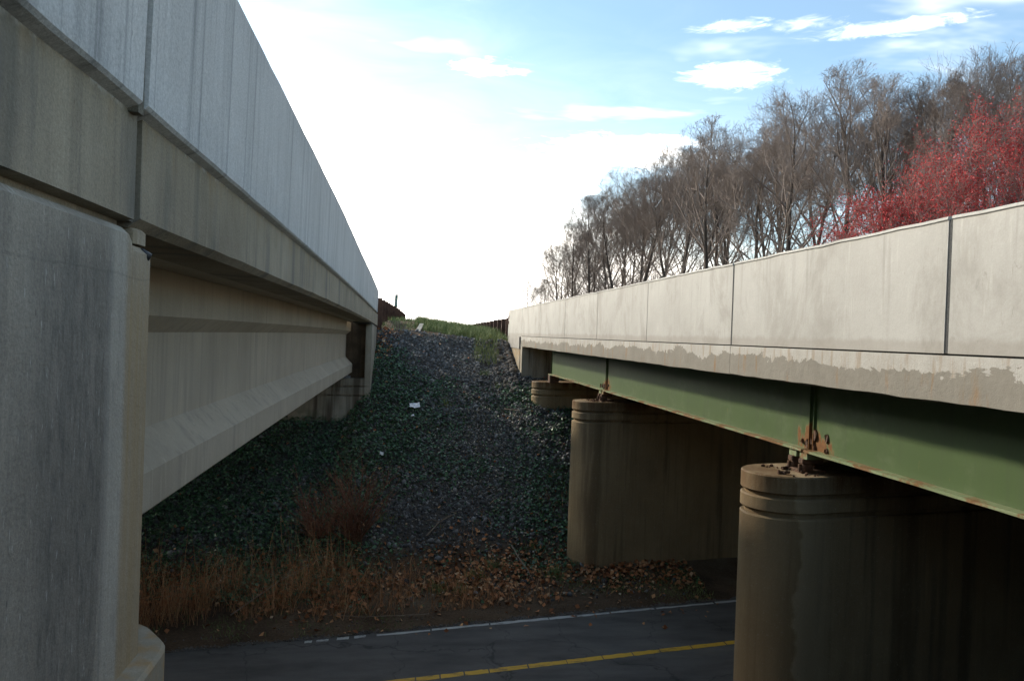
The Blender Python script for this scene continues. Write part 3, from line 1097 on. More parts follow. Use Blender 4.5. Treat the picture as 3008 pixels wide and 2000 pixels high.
mb.build('cheek_wall', 'far_abutment', RA)
for zz in (0.42, 0.62):
    mb = MB()
    mb.box(3.87, 3.898, 29.62, 29.78, zz, zz + 0.12, c=0.01)
    mb.build('bracket', 'rail_rust', RA)


NR = thing('bridge_abutment', (4.2, -1.6, -3), 'unseen concrete end wall under the near end of the right bridge, added to shade the piers', 'abutment')  # out of view behind the camera; added to keep sky light off the piers
MB().box(3.95, 19.6, -2.2, -1.3, -6, -1.42).build('seat', 'far_abutment', NR)
MB().box(3.95, 19.6, -2.2, -1.75, -1.415, -0.39).build('backwall', 'far_abutment', NR)

# ------------------------------------------------------------------ weathering steel guide rails
def guide_rail(path, label, side, first_gap):
    """W-beam on I-posts; path is a list of (x, y, ground z, top z)"""
    p0 = path[0]
    T = thing('guide_rail', (p0[0], p0[1], p0[2]), label, 'guide rail', 'weathering steel guide rails beyond the bridges')
    pts = np.array(path)
    d = np.r_[0, np.cumsum(np.hypot(np.diff(pts[:, 0]), np.diff(pts[:, 1])))]
    at = lambda s: [float(np.interp(s, d, pts[:, i])) for i in range(4)]
    # beam: W profile, towards the traffic
    prof = [(0, 0.0), (0.04, 0.05), (0.08, 0.09), (0.08, 0.13), (0.02, 0.165), (0.08, 0.20), (0.08, 0.24), (0.04, 0.28), (0, 0.33)]
    secs = []
    for s in np.linspace(0, d[-1], 40):
        x, y, g, tp = at(s)
        base = tp - 0.56
        o = [(x + side * (0.2 + a), y, base + z) for a, z in prof]
        i = [(x + side * (0.2 + a - 0.006), y, base + z) for a, z in reversed(prof)]
        secs.append(o + i)
    mb = MB()
    mb.loft(secs)
    mb.build('rail_beam', 'rail_rust', T)
    s = first_gap
    r = random.Random(int(p0[0] * 7) + 3)
    while s < d[-1]:
        x, y, g, tp = at(s)
        g = gz(x, y)
        dz_ = jit(r, 0.015)
        mb = MB()
        mb.box(x - 0.1, x + 0.1, y - 0.008, y + 0.008, g - 0.4, tp + dz_)
        mb.box(x - 0.1, x - 0.092, y - 0.052, y - 0.0085, g - 0.4, tp + dz_)
        mb.box(x - 0.1, x - 0.092, y + 0.0085, y + 0.052, g - 0.4, tp + dz_)
        mb.box(x + 0.092, x + 0.1, y - 0.052, y - 0.0085, g - 0.4, tp + dz_)
        mb.box(x + 0.092, x + 0.1, y + 0.0085, y + 0.052, g - 0.4, tp + dz_)
        po = mb.build('post', 'rail_rust', T)
        mb = MB()
        xa, xb = sorted((x + side * 0.102, x + side * 0.198))
        mb.box(xa, xb, y - 0.05, y + 0.05, tp - 0.54, tp - 0.2)
        mb.build('spacer_block', 'rail_rust', po)
        s += 1.9 if side < 0 else 1.45
    # rolled end
    x, y, g, tp = at(d[-1])
    mb = MB()
    mb.tube([(x + side * 0.24, y + 0.05, tp - 0.58), (x + side * 0.2, y + 0.12, tp - 0.48), (x + side * 0.2, y + 0.12, tp - 0.28), (x + side * 0.24, y + 0.05, tp - 0.2)], [0.05, 0.09, 0.09, 0.05], 8)
    mb.build('end_piece', 'rail_rust', T)


guide_rail([(-1.0, 28.2, 0.3, 1.17), (-0.95, 30, 0.36, 1.18), (-0.75, 36, 0.42, 1.22), (-0.45, 44, 0.45, 1.20), (-0.15, 52, 0.45, 1.12)],
           'dark rusty guide rail behind the left bridge, below the mile marker', -1, 0.35)
guide_rail([(4.0, 30.0, 0, 0.68), (3.98, 36, -0.1, 0.64), (3.95, 44, -0.1, 0.58), (3.9, 54, -0.1, 0.50)],
           'dark rusty guide rail beyond the end of the right bridge', 1, 0.5)

# mile marker on its post
MK = thing('mile_marker', (-0.58, 42, 0.4), 'narrow green mile marker panel on a thin post above the left guide rail', 'sign')
MB().box(-0.60, -0.55, 42.01, 42.03, 0.2, 1.62).build('post', 'sign_grey', MK)
sg = MB()
ring = lambda y: [(-0.675, y, 1.30), (-0.66, y, 1.94), (-0.495, y, 1.95), (-0.51, y, 1.30), (-0.555, y, 1.215), (-0.63, y, 1.215)]
sg.loft([ring(42.0), ring(41.992)])
pn = sg.build('panel', 'sign_green', MK)
MB().box(-0.658, -0.497, 41.986, 41.990, 1.84, 1.945).build('top_strip', 'sign_grey', pn)


def glyph(px, pz, s, strokes):
    mb = MB()
    for (ax, az, bx_, bz) in strokes:
        t_ = 0.012
        x0, x1 = sorted((px + ax * s, px + bx_ * s))
        z0, z1 = sorted((pz + az * s, pz + bz * s))
        mb.box(x0 - t_, x1 + t_, 41.984, 41.989, z0 - t_, z1 + t_)
    mb.build('digit', 'sign_white', pn)


glyph(-0.583, 1.70, 0.05, [(0, -1, 0, 1)])
glyph(-0.588, 1.545, 0.05, [(-.6, -1, -.6, 1), (.6, -1, .6, 1), (-.6, 1, .6, 1), (-.6, -1, .6, -1), (-.6, 0, .6, 0)])
glyph(-0.59, 1.40, 0.05, [(0, -1, 0, 1)])

# drainage boards laid down the crest
DB = thing('board_walk', (0.3, 27.5, gz(0.3, 27.5)), 'short line of four pale weathered boards laid over the crest', 'boards')
for k in range(4):
    a, b_ = k / 4 + 0.01, (k + 1) / 4 - 0.015
    pa = lambda q: (0.29 + 0.33 * q, 28.4 + 3.3 * q)
    (xa, ya), (xb, yb) = pa(a), pa(b_)
    za, zb_ = -0.21 + 0.52 * a + 0.02, -0.21 + 0.52 * b_ + 0.02
    mb = MB()
    wq = 0.088
    mb.loft([[(xa - wq, ya, za - 0.04), (xa + wq, ya, za - 0.04), (xa + wq, ya, za), (xa - wq, ya, za)],
             [(xb - wq + jit(r, .01), yb, zb_ - 0.04), (xb + wq, yb, zb_ - 0.04), (xb + wq, yb, zb_ + 0.02), (xb - wq, yb, zb_ + 0.015)]])
    mb.build('board', 'weathered_board', DB)

# ------------------------------------------------------------------ slope cover (uncountable masses)
def toe_y(x):
    return 13.95 + SK * x


def scatter(n, x0, x1, y0, y1):
    return RNG.uniform(x0, x1, n), RNG.uniform(y0, y1, n)


def keep_out(x, y):
    """True where something solid stands"""
    k = (x < -1.02) & (y > 23.7)
    a = math.atan(SK)
    for (px, py) in ((3.82, 8.25), (3.78, 17.1), (4.02, 24.3)):
        lx = (x - px) * math.cos(a) + (y - py) * math.sin(a)
        ly = -(x - px) * math.sin(a) + (y - py) * math.cos(a)
        k |= (lx > 0.1) & (np.abs(ly + 0.0) < 0.44)
    k |= (x > 3.92) & (y > 26.3)
    return k


def slope_n(x, y):
    e = 0.05
    gx = (ground_h(x + e, y) - ground_h(x - e, y)) / (2 * e)
    gy = (ground_h(x, y + e) - ground_h(x, y - e)) / (2 * e)
    return gx, gy


def ivy_field(x, y):
    s = (y - toe_y(x)) / 14.7
    f = 0.41 + 0.6 * vnoise(x * 0.9, y * 0.9, 21)
    f = f + np.clip((0.1 - x) * 0.4, -0.25, 0.7)
    f = f + np.clip((x - 2.9) * 0.5, 0, 0.45) * (s < 0.75)
    f = f - np.clip((s - 0.74) * 3.4, 0, 1.2)
    f = f + np.exp(-((x + 0.1) / 1.0) ** 2 - ((s - 0.72) / 0.2) ** 2) * 0.75 + np.exp(-((x - 1.8) / 1.2) ** 2 - ((s - 0.42) / 0.2) ** 2) * 0.35
    f = f - np.clip((0.17 - s) * 8, 0, 1.5) * np.clip(1 - 1.2 * np.exp(-((x + 0.1) / 0.9) ** 2), 0, 1)
    return f


# gravel
ico_v = []
ph = (1 + 5 ** 0.5) / 2
for a in (-1, 1):
    for b_ in (-ph, ph):
        ico_v += [(0, a, b_), (a, b_, 0), (b_, 0, a)]
ico_v = np.array(ico_v) / 1.9
bmx = bmesh.new()
for p in ico_v:
    bmx.verts.new(p)
hull = bmesh.ops.convex_hull(bmx, input=bmx.verts)
bmx.verts.index_update()
ico_f = [[v.index for v in f.verts] for f in bmx.faces]
bmx.free()

GR = tag(bpy.data.objects.new('gravel', None), 'dark grey crushed stone covering the slope between the bridges', 'gravel', kind='stuff')
COL.objects.link(GR)
for vi in range(3):
    n = 14500
    x, y = scatter(n, -6.5, 6.0, 15.0, 30.5)
    s = (y - toe_y(x)) / 14.7
    iv = ivy_field(x, y)
    p = np.clip(1.1 - 0.55 * iv, 0.25, 1) * np.clip((s - 0.17) * 9, 0.03, 1) * np.where(s > 0.95, np.clip((1.06 - s) * 8, 0, 1), 1)
    ok = (RNG.random(n) < p) & ~keep_out(x, y)
    x, y = x[ok], y[ok]
    n = len(x)
    sz = RNG.uniform(0.02, 0.05, n) * np.where(RNG.random(n) < 0.10, 1.7, 1)
    z = ground_h(x, y) + sz * 0.25
    rot = rot_mats(*(RNG.uniform(0, 6.3, (3, n))), sz * RNG.uniform(0.8, 1.4, n), sz * RNG.uniform(0.7, 1.1, n), sz * RNG.uniform(0.5, 0.9, n))
    tv = ico_v * np.random.default_rng(vi).uniform(0.75, 1.2, (12, 1))
    tint = RNG.beta(1.6, 2.4, n)
    sp = RNG.random(n)
    tint = np.where(sp > 0.985, 1.0, np.where(sp > 0.95, 0.93, tint * 0.9))
    o = mass('gravel_stones', tv, ico_f, np.stack([x, y, z], -1), rot, 'stone', tint, GR)
    o['kind'] = 'stuff'

# pale flakes and shell of dead ivy in the middle of the slope
n = 26000
x, y = scatter(n, -4, 5.2, 15.0, 27)
s = (y - toe_y(x)) / 14.7
d_ = np.abs((x - (2.2 - 1.2 * (s - 0.5))) / 1.3)
p = np.exp(-d_ ** 2) * np.exp(-((s - 0.5) / 0.25) ** 2) * np.clip(0.62 + 0.9 * vnoise(x * 1.6, y * 1.6, 8), 0, 1) + 0.06
ok = (RNG.random(n) < p) & ~keep_out(x, y)
x, y = x[ok], y[ok]
n = len(x)
lf_v = np.array([(-0.5, 0, 0), (0, -0.45, 0.10), (0.6, 0, 0.02), (0, 0.45, 0.10)])
lf_f = [(0, 1, 2), (0, 2, 3)]
sz = RNG.uniform(0.03, 0.075, n)
o = mass('dead_flakes', lf_v, lf_f, np.stack([x, y, ground_h(x, y) + RNG.uniform(0.02, 0.09, n)], -1),
         rot_mats(RNG.uniform(0, 6.3, n), RNG.normal(0.45, 0.4, n), RNG.normal(0, 0.4, n), sz, sz * 0.8, sz), 'pale_flake', RNG.beta(1.5, 2, n))
tag(o, 'pale dead leaf flakes scattered down the middle of the slope', 'dead leaves', kind='stuff')

# ivy
n = 125000
x, y = scatter(n, -9.5, 6.5, 14.6, 29.0)
iv = ivy_field(x, y)
p = np.clip(iv * 1.1, 0.02, 1)
ok = (RNG.random(n) < p) & ~keep_out(x, y) & (y > toe_y(x) + 0.6)
x, y = x[ok], y[ok]
n = len(x)
iv_v = np.array([(0, -0.5, 0), (0.55, -0.25, 0.09), (0.36, 0.1, 0.06), (0, 0.62, -0.05), (-0.36, 0.1, 0.06), (-0.55, -0.25, 0.09)])
iv_f = [(0, 1, 2), (0, 2, 3), (0, 3, 4), (0, 4, 5)]
sz = RNG.uniform(0.028, 0.08, n)
z = ground_h(x, y) + RNG.uniform(0.01, 0.15, n) * np.clip(ivy_field(x, y), 0.3, 1)
o = mass('ivy', iv_v, iv_f, np.stack([x, y, z], -1), rot_mats(RNG.uniform(0, 6.3, n), RNG.normal(0.35, 0.45, n), RNG.normal(0, 0.45, n), sz, sz, sz), 'ivy_leaf', RNG.beta(2, 2.2, n))
tag(o, 'dark green ivy spreading over the stony slope', 'ivy', kind='stuff')

# fallen leaves along the foot of the slope
n = 60000
x, y = scatter(n, -9.5, 6.5, 13.6, 29.0)
s = (y - toe_y(x))
band = np.exp(-((s - 1.75) / 1.0) ** 2) * np.clip(0.62 + 0.8 * vnoise(x * 1.1, y * 1.1, 31), 0.08, 1)
p = band + 0.012 + np.exp(-((x + 0.75) / 0.3) ** 2) * (s > 12.5) * 0.45
ok = (RNG.random(n) < p) & ~keep_out(x, y)
x, y = x[ok], y[ok]
n = len(x)
sz = RNG.uniform(0.05, 0.12, n)
zz = np.where(y < 14.12 + SK * x, ROADZ, ground_h(x, y))
o = mass('fallen_leaves', lf_v, lf_f, np.stack([x, y, zz + RNG.uniform(0.012, 0.07, n)], -1),
         rot_mats(RNG.uniform(0, 6.3, n), RNG.normal(0.2, 0.5, n), RNG.normal(0, 0.5, n), sz, sz, sz * 1.6), 'dead_leaf', RNG.beta(1.6, 1.8, n))
tag(o, 'brown fallen leaves drifted along the foot of the slope', 'fallen leaves', kind='stuff')

# blades
bl_v = np.array([(-0.5, 0, 0), (0.5, 0, 0), (-0.35, 0.10, 0.55), (0.35, 0.10, 0.55), (0, 0.34, 1.0)])
bl_f = [(0, 1, 3), (0, 3, 2), (2, 3, 4)]


def blades(name, x, y, h, wd, mat, tint, lean, label, cat):
    n = len(x)
    z = ground_h(x, y) - 0.02
    M = rot_mats(RNG.uniform(0, 6.3, n), RNG.normal(0, lean, n), RNG.normal(0, lean, n), wd, h * 0.9, h)
    o = mass(name, bl_v, bl_f, np.stack([x, y, z], -1), M, mat, tint)
    return tag(o, label, cat, kind='stuff')


# tall dry stems left
n = 11000
x = RNG.uniform(-7.5, -0.9, n)
y = toe_y(x) + 0.7 + np.abs(RNG.normal(0, 1.0, n))
k = RNG.random(n) < np.clip(0.5 + 0.9 * vnoise(x * 1.5, y * 1.5, 5) - np.clip((x + 2.2) * 0.8, 0, 1), 0, 1)
x, y = x[k], y[k]
blades('dry_grass', x, y, RNG.choice([0.2, 0.3, 0.4, 0.55, 1.0], len(x)) * RNG.uniform(0.7, 1.1, len(x)) * np.clip(1.1 - 0.25 * vnoise(x, y, 6), 0.5, 1.2), RNG.uniform(0.004, 0.009, len(x)), 'straw', RNG.beta(1.6, 2.2, len(x)), 0.2,
       'tall dry straw coloured grass standing at the foot of the slope', 'dry grass')
n = 6500
x = RNG.uniform(-1.5, 6.5, n)
y = toe_y(x) + 0.4 + np.abs(RNG.normal(0, 1.6, n))
k = (RNG.random(n) < np.clip(0.2 + 0.7 * vnoise(x * 1.4, y * 1.4, 12), 0, 1)) & ~keep_out(x, y)
x, y = x[k], y[k]
blades('dry_weeds', x, y, RNG.uniform(0.1, 0.5, len(x)), RNG.uniform(0.006, 0.013, len(x)), 'straw', RNG.beta(1.5, 2.5, len(x)), 0.35,
       'short dead weeds among the fallen leaves by the road', 'dead weeds')
# low verge green
n = 16000
x = RNG.uniform(-7, 6.5, n)
y = toe_y(x) + RNG.uniform(-0.1, 1.3, n)
k = (RNG.random(n) < np.clip(0.1 + 0.8 * vnoise(x * 1.9, y * 1.9, 14), 0, 1)) & ~keep_out(x, y)
x, y = x[k], y[k]
blades('verge_grass', x, y, RNG.uniform(0.04, 0.13, len(x)), RNG.uniform(0.008, 0.016, len(x)), 'green_blade', RNG.beta(1.5, 3, len(x)), 0.5,
       'thin patchy grass along the road edge', 'grass')
# grass over the crest
n = 110000
x, y = scatter(n, -0.95, 9.0, 27.2, 46)
cr_ = 28.6 + 0.17 * (np.clip(x, -3, 6) + 1)
f = np.clip((y - cr_ - 0.1 - 0.8 * vnoise(x * 1.2, y * 1.2, 44)) * 1.2, 0, 1) * np.where(y > 36, 0.35, 1)
f = f * np.where((x < 0.45) & (y < 41), np.clip(0.02 + 0.4 * vnoise(x * 2, y * 2, 45), 0.02, 1), 1)
f = f + (np.abs(x - (2.9 + 0.1 * (y - 28))) < 0.45) * (y > 27.3) * 0.4
f = f * ((np.abs((x - (0.29 + 0.33 * (y - 28.4) / 3.3))) > 0.14) | (y > 31.8))
k = (RNG.random(n) < f) & ~keep_out(x, y)
x, y = x[k], y[k]
blades('crest_grass', x, y, RNG.uniform(0.14, 0.42, len(x)) * (1 - 0.3 * (x < 0.45)), RNG.uniform(0.012, 0.024, len(x)), 'green_blade', RNG.beta(2, 2, len(x)), 0.22,
       'green spring grass over the crest between the two guide rails', 'grass')
# green tufts at the foot
tx, ty = [], []
for (cx, cy, nn) in ((2.0, 16.4, 60), (1.6, 16.0, 60), (3.28, 16.15, 110), (0.81, 15.4, 70), (1.19, 15.3, 50), (3.0, 17.3, 40), (2.7, 26.4, 60), (3.1, 25.6, 50), (1.3, 24.0, 60), (-0.3, 17.9, 50)):
    tx.append(RNG.normal(cx, 0.1, nn))
    ty.append(RNG.normal(cy, 0.1, nn))
x, y = np.concatenate(tx), np.concatenate(ty)
blades('grass_tufts', x, y, RNG.uniform(0.12, 0.3, len(x)), RNG.uniform(0.01, 0.018, len(x)), 'green_blade', RNG.beta(2, 2, len(x)) * 0.6, 0.4,
       'bright green grass tufts dotted over the slope and its foot', 'grass')

# rubble against the right wing wall
n = 170
x = 3.78 - np.abs(RNG.normal(0, 0.45, n)) * RNG.random(n)
y = RNG.uniform(25.0, 29.9, n)
sz = RNG.uniform(0.035, 0.12, n)
o = mass('rubble', ico_v, ico_f, np.stack([x, y, ground_h(x, y) + sz * 0.2], -1), rot_mats(*RNG.uniform(0, 6.3, (3, n)), sz * 1.2, sz, sz * 0.7), 'rubble', RNG.random(n))
tag(o, 'heap of broken stone and dirt against the right wing wall', 'rubble', kind='stuff')

n = 2600
x = RNG.uniform(-5, 6.5, n)
y = 13.83 + SK * x + np.abs(RNG.normal(0, 0.16, n))
sz = RNG.uniform(0.006, 0.02, n)
zz = np.where(y < 14.12 + SK * x, ROADZ, ground_h(x, y))
o = mass('road_grit', ico_v, ico_f, np.stack([x, y, zz + sz * 0.4], -1), rot_mats(*RNG.uniform(0, 6.3, (3, n)), sz * 1.2, sz, sz * 0.7), 'rubble', RNG.random(n))
tag(o, 'loose grit swept along the road shoulder', 'grit', kind='stuff')

# litter
def crumpled(name, x, y, a, b_, label, seed):
    r = random.Random(seed)
    vs, fs = [], []
    N = 5
    for i in range(N):
        for j in range(N):
            px, py = x + (i / (N - 1) - .5) * a + jit(r, a * .06), y + (j / (N - 1) - .5) * b_ + jit(r, b_ * .06)
            vs.append((px, py, gz(px, py) + 0.13 + r.uniform(0, 0.05)))
    for i in range(N - 1):
        for j in range(N - 1):
            q = i * N + j
            fs.append((q, q + N, q + N + 1, q + 1))
    me = bpy.data.meshes.new(name)
    me.from_pydata(vs, [], fs)
    me.materials.append(MATS['paper'])
    o = link(name, me)
    sm = o.modifiers.new('thickness', 'SOLIDIFY')
    sm.thickness = 0.004
    return tag(o, label, 'paper')


crumpled('paper_sheet', 0.33, 23.35, 0.30, 0.26, 'crumpled white paper sheet lying on the ivy in mid slope', 1)
crumpled('paper_scrap', 0.27, 22.75, 0.08, 0.1, 'small white paper scrap just below the larger paper sheet', 2)
crumpled('paper_scrap', -0.53, 20.66, 0.09, 0.1, 'tiny white scrap behind the red twiggy bush', 3)


def stick(pts, rr, label, sub=3, seed=0):
    r = random.Random(seed)
    base = Vector((pts[0][0], pts[0][1], gz(pts[0][0], pts[0][1])))
    mb = MB()
    P3 = [Vector((p[0], p[1], gz(p[0], p[1]) + p[2])) for p in pts]
    mb.tube(P3, [rr * (1 - 0.7 * i / (len(P3) - 1)) for i in range(len(P3))], 6)
    for k in range(sub):
        i = r.randrange(1, len(P3))
        e = P3[i] + Vector((jit(r, .35), jit(r, .25), r.uniform(.02, .2)))
        mb.tube([P3[i], (P3[i] + e) / 2 + Vector((0, 0, .03)), e], [rr * .5, rr * .4, rr * .2], 5)
    o = mb.build('fallen_branch', 'dry_stick')
    tag(o, label, 'branch', 'fallen branches on the slope')


stick([(2.5, 17.2, .12), (2.6, 16.8, .1), (2.72, 16.3, .07), (2.78, 15.9, .05)], 0.016, 'thin pale branch lying in brown leaves left of the middle pier', 2, 1)
stick([(0.6, 17.4, .1), (0.9, 17.8, .2), (1.3, 18.2, .2)], 0.018, 'bent dry branch lying right of the red twiggy bush', 4, 2)
stick([(-2.9, 14.2, .06), (-2.2, 15.0, .25), (-1.5, 15.8, .4)], 0.016, 'long dry stem leaning through the tall straw at left', 2, 3)
stick([(3.1, 24.0, .08), (3.35, 23.7, .09), (3.5, 23.5, .09)], 0.016, 'pale broken stick on gravel near the top pier', 1, 4)
stick([(0.6, 14.35, .05), (0.2, 14.3, .05), (-0.6, 14.2, .05), (-1.1, 14.25, .05)], 0.012, 'straight thin stem along the road edge below the leaves', 1, 6)


# ------------------------------------------------------------------ woody plants
def grow(seed, H, trunk_r, spread, levels, crown0, up_bias=0.55, nlimb=9, kids=(5, 5, 4), twig_r=0.012, limb_len=0.42, env=None):
    """branch skeleton: returns (trunk polylines, crown polylines), each a list of (points, radii), and twig tips"""
    r = random.Random(seed)
    trunk, crown, tips = [], [], []

    def path(p, d, L, r0, r1, n, wob, upb):
        pts, rd = [p.copy()], [r0]
        for i in range(n):
            d = (d + Vector((r.gauss(0, wob), r.gauss(0, wob), r.gauss(0, wob) + upb))).normalized()
            p = p + d * (L / n)
            pts.append(p.copy())
            rd.append(r0 + (r1 - r0) * (i + 1) / n)
        return pts, rd, d

    def inside(p):
        return (p.x ** 2 + p.y ** 2) / (env[0] * H) ** 2 + ((p.z - env[1] * H) / (env[2] * H)) ** 2

    def branch(p, d, L, r0, lev):
        if env:
            for _ in range(4):
                if inside(p + d * L) < 1.0 or lev == 0:
                    break
                L *= 0.72
            if L < 0.12:
                return
        n = max(3, int(4 - lev * 0.5)) if lev < levels else 2
        pts, rd, d2 = path(p, d, L, r0, max(r0 * 0.35, twig_r * 0.6), n, 0.16, 0.10 * up_bias)
        crown.append((pts, rd, lev))
        if lev >= levels:
            tips.append(pts[-1])
            tips.append(pts[-2])
            return
        k = kids[min(lev - 1, len(kids) - 1)]
        for j in range(k):
            f = 0.25 + 0.75 * (j + r.random() * 0.7) / k
            f = min(f, 1.0)
            i = min(int(f * n), n - 1)
            q = pts[i].lerp(pts[i + 1], min(1, f * n - i))
            ax = d2.orthogonal().normalized()
            ax.rotate(Matrix.Rotation(r.uniform(0, 6.28), 3, d2))
            nd = (d2 + ax * r.uniform(0.6, 1.25) + Vector((0, 0, 0.22 * up_bias))).normalized()
            branch(q, nd, L * r.uniform(0.42, 0.66), max(r0 * r.uniform(0.34, 0.5), twig_r), lev + 1)

    pts, rd, d = path(Vector((0, 0, 0)), Vector((r.gauss(0, .03), r.gauss(0, .03), 1)), H * 0.80, trunk_r, trunk_r * 0.22, 10, 0.045, 0.06)
    trunk.append((pts, rd, 0))
    for j in range(nlimb):
        f = crown0 + (1 - crown0) * ((j + r.random() * 0.8) / nlimb)
        f = min(f, 0.99)
        i = int(f * 10)
        q = pts[i].lerp(pts[i + 1], f * 10 - i)
        a = j * 2.4 + r.uniform(-.4, .4)
        out_ = Vector((math.cos(a), math.sin(a), 0))
        nd = (out_ * spread * (1.15 - 0.55 * f) + Vector((0, 0, 1.0))).normalized()
        branch(q, nd, H * limb_len * (1.15 - 0.6 * (f - crown0) / (1 - crown0)), max(trunk_r * 0.36 * (1.25 - f * 0.7), twig_r * 2), 1)
    branch(pts[-1], d, H * 0.2, trunk_r * 0.22, 1)
    return trunk, crown, tips


def poly_mesh(name, paths, mat):
    """thin tubes for many polylines in one go"""
    vs, fs = [], []
    for pts, rd, lev in paths:
        n = 8 if lev == 0 else (5 if lev == 1 else 3)
        base = len(vs)
        for i, p in enumerate(pts):
            a = pts[max(i - 1, 0)]
            b_ = pts[min(i + 1, len(pts) - 1)]
            d = b_ - a
            q = d.orthogonal().normalized()
            s = d.normalized().cross(q)
            for k in range(n):
                c, z = math.cos(6.2832 * k / n) * rd[i], math.sin(6.2832 * k / n) * rd[i]
                vs.append((p.x + q.x * c + s.x * z, p.y + q.y * c + s.y * z, p.z + q.z * c + s.z * z))
        for i in range(len(pts) - 1):
            for k in range(n):
                k2 = (k + 1) % n
                fs.append((base + i * n + k, base + i * n + k2, base + (i + 1) * n + k2, base + (i + 1) * n + k))
    me = bpy.data.meshes.new(name)
    me.from_pydata(vs, [], fs)
    me.materials.append(MATS[mat])
    me.polygons.foreach_set('use_smooth', [True] * len(fs))
    return me


protos = []
for i, (sp, c0, nl, ub) in enumerate(((0.75, 0.40, 11, 0.9), (0.95, 0.34, 12, 0.7), (0.65, 0.46, 10, 1.0), (1.1, 0.30, 13, 0.6), (0.85, 0.38, 11, 0.8))):
    tr, cr_, tp = grow(100 + i, 15.0, 0.20, sp, 5, c0, ub, nl, (5, 6, 5, 3), 0.0055, 0.46, (0.25 + 0.05 * (i % 3), 0.62, 0.42))
    top = max(p.z for q in cr_ for p in q[0])
    for q in tr + cr_:
        for p in q[0]:
            p *= 15.0 / top
    protos.append((poly_mesh('trunk', tr, 'bark'), poly_mesh('crown', cr_, 'twig')))

# wood edge: X, Y, height scale, prototype, turn, and what sets each tree apart
tr_rng = random.Random(42)
TREES = [  # seen from left (far) to right (near)
    (24.2, 156, 0.72), (25.8, 150, 0.62), (24.6, 142, 0.66), (26.5, 132, 0.80), (23.8, 122, 0.92), (27.5, 116, 1.0), (23.6, 110, 1.06), (26.8, 103, 1.08), (23.4, 98, 1.10), (28.0, 93, 1.1),
    (24.0, 87, 1.10), (26.6, 81, 1.12), (23.3, 77, 1.10), (27.4, 72, 1.12), (24.2, 68, 1.08), (26.2, 63.5, 1.16), (23.7, 60, 1.15), (28.2, 57, 1.1),
    (24.6, 53.5, 1.06), (27.0, 50, 1.1), (23.8, 46.5, 1.13), (26.4, 44.5, 1.2), (29.5, 43.5, 1.05), (25.6, 40, 1.12), (28.6, 38.5, 1.15), (31.2, 40.5, 1.22),
    (27.6, 34.6, 1.02), (30.4, 36.0, 1.15), (33.0, 37.0, 1.2), (31.5, 33.0, 1.06), (34.5, 34.5, 1.15), (36.5, 36.5, 1.2),
    (33.5, 95, 1.12), (25.2, 127, 0.88), (25.0, 116, 0.98), (28.5, 124, 0.95), (25.4, 106, 1.05), (26.0, 92, 1.06), (25.2, 83, 1.08), (25.4, 73, 1.08), (29.3, 70, 1.05), (29.6, 52, 1.1), (28.9, 99, 1.05), (34.5, 80, 1.15), (34.0, 66, 1.2), (35.0, 56, 1.15), (36.0, 48, 1.15), (32.8, 120, 1.05), (38.5, 44, 1.25), (31.0, 74, 1.1), (30.6, 62, 1.1), (30.8, 86, 1.1), (30.5, 104, 1.05),
]
order = sorted(range(len(TREES)), key=lambda i: TREES[i][0] / TREES[i][1])
rank = {i: k for k, i in enumerate(order)}
ORD = ['leftmost', 'second', 'third', 'fourth', 'fifth', 'sixth', 'seventh', 'eighth', 'ninth', 'tenth', 'eleventh', 'twelfth', 'thirteenth', 'fourteenth', 'fifteenth',
       'sixteenth', 'seventeenth', 'eighteenth', 'nineteenth', 'twentieth', 'twenty-first', 'twenty-second', 'twenty-third', 'twenty-fourth', 'twenty-fifth', 'twenty-sixth', 'twenty-seventh', 'twenty-eighth', 'twenty-ninth']
nT = len(TREES)
for i, (x, y, hs) in enumerate(TREES):
    k = rank[i]
    if k < 24:
        lab = ('leftmost bare tree of the wood, small and far off' if k == 0 else f'{ORD[k]} bare tree from the left end of the wood edge')
    else:
        kk = nT - 1 - k
        lab = ('rightmost bare tree of the wood, at the picture edge' if kk == 0 else f'{ORD[kk]} bare tree from the right end of the wood edge')
    T = thing('bare_tree', (x, y, gz(x, y) - 0.1), lab, 'tree', 'bare trees of the wood behind the right bridge')
    T.rotation_euler = (tr_rng.uniform(-.03, .03), tr_rng.uniform(-.03, .03), tr_rng.uniform(0, 6.28))
    s = hs * tr_rng.uniform(0.98, 1.05) * (0.93 + 0.17 * min(1, max(0, (y - 42) / 25)))
    T.scale = (s * tr_rng.uniform(0.9, 1.1), s, s)
    p = protos[tr_rng.randrange(5)]
    for nm, me in (('trunk', p[0]), ('crown', p[1])):
        o = bpy.data.objects.new(nm, me)
        COL.objects.link(o)
        o.parent = T

# undergrowth at the foot of the wood
paths = []
r = random.Random(5)
for _ in range(720):
    y = r.uniform(34, 150)
    x = r.uniform(23.0, 36)
    Ht = r.uniform(4.5, 9.5)
    p0 = Vector((x, y, -0.15))
    d = Vector((r.gauss(0, .09), r.gauss(0, .09), 1)).normalized()
    pts = [p0, p0 + d * Ht * .4 + Vector((jit(r, .15), jit(r, .15), 0)), p0 + d * Ht * .75 + Vector((jit(r, .3), jit(r, .3), 0)), p0 + d * Ht + Vector((jit(r, .4), jit(r, .4), 0))]
    paths.append((pts, [0.045, 0.032, 0.02, 0.008], 3))
    for _k in range(16):
        f = r.uniform(0.3, 1.0)
        e = pts[1].lerp(pts[3], (f - .3) / .7)
        a = r.uniform(0, 6.28)
        q = e + Vector((math.cos(a), math.sin(a), r.uniform(.4, 1.3))) * r.uniform(.5, 1.3)
        paths.append(([e, q], [0.011, 0.007], 3))
        for _q in range(3):
            g = e.lerp(q, r.uniform(.3, 1))
            paths.append(([g, g + Vector((jit(r, .5), jit(r, .5), r.uniform(.1, .7)))], [0.007, 0.005], 3))
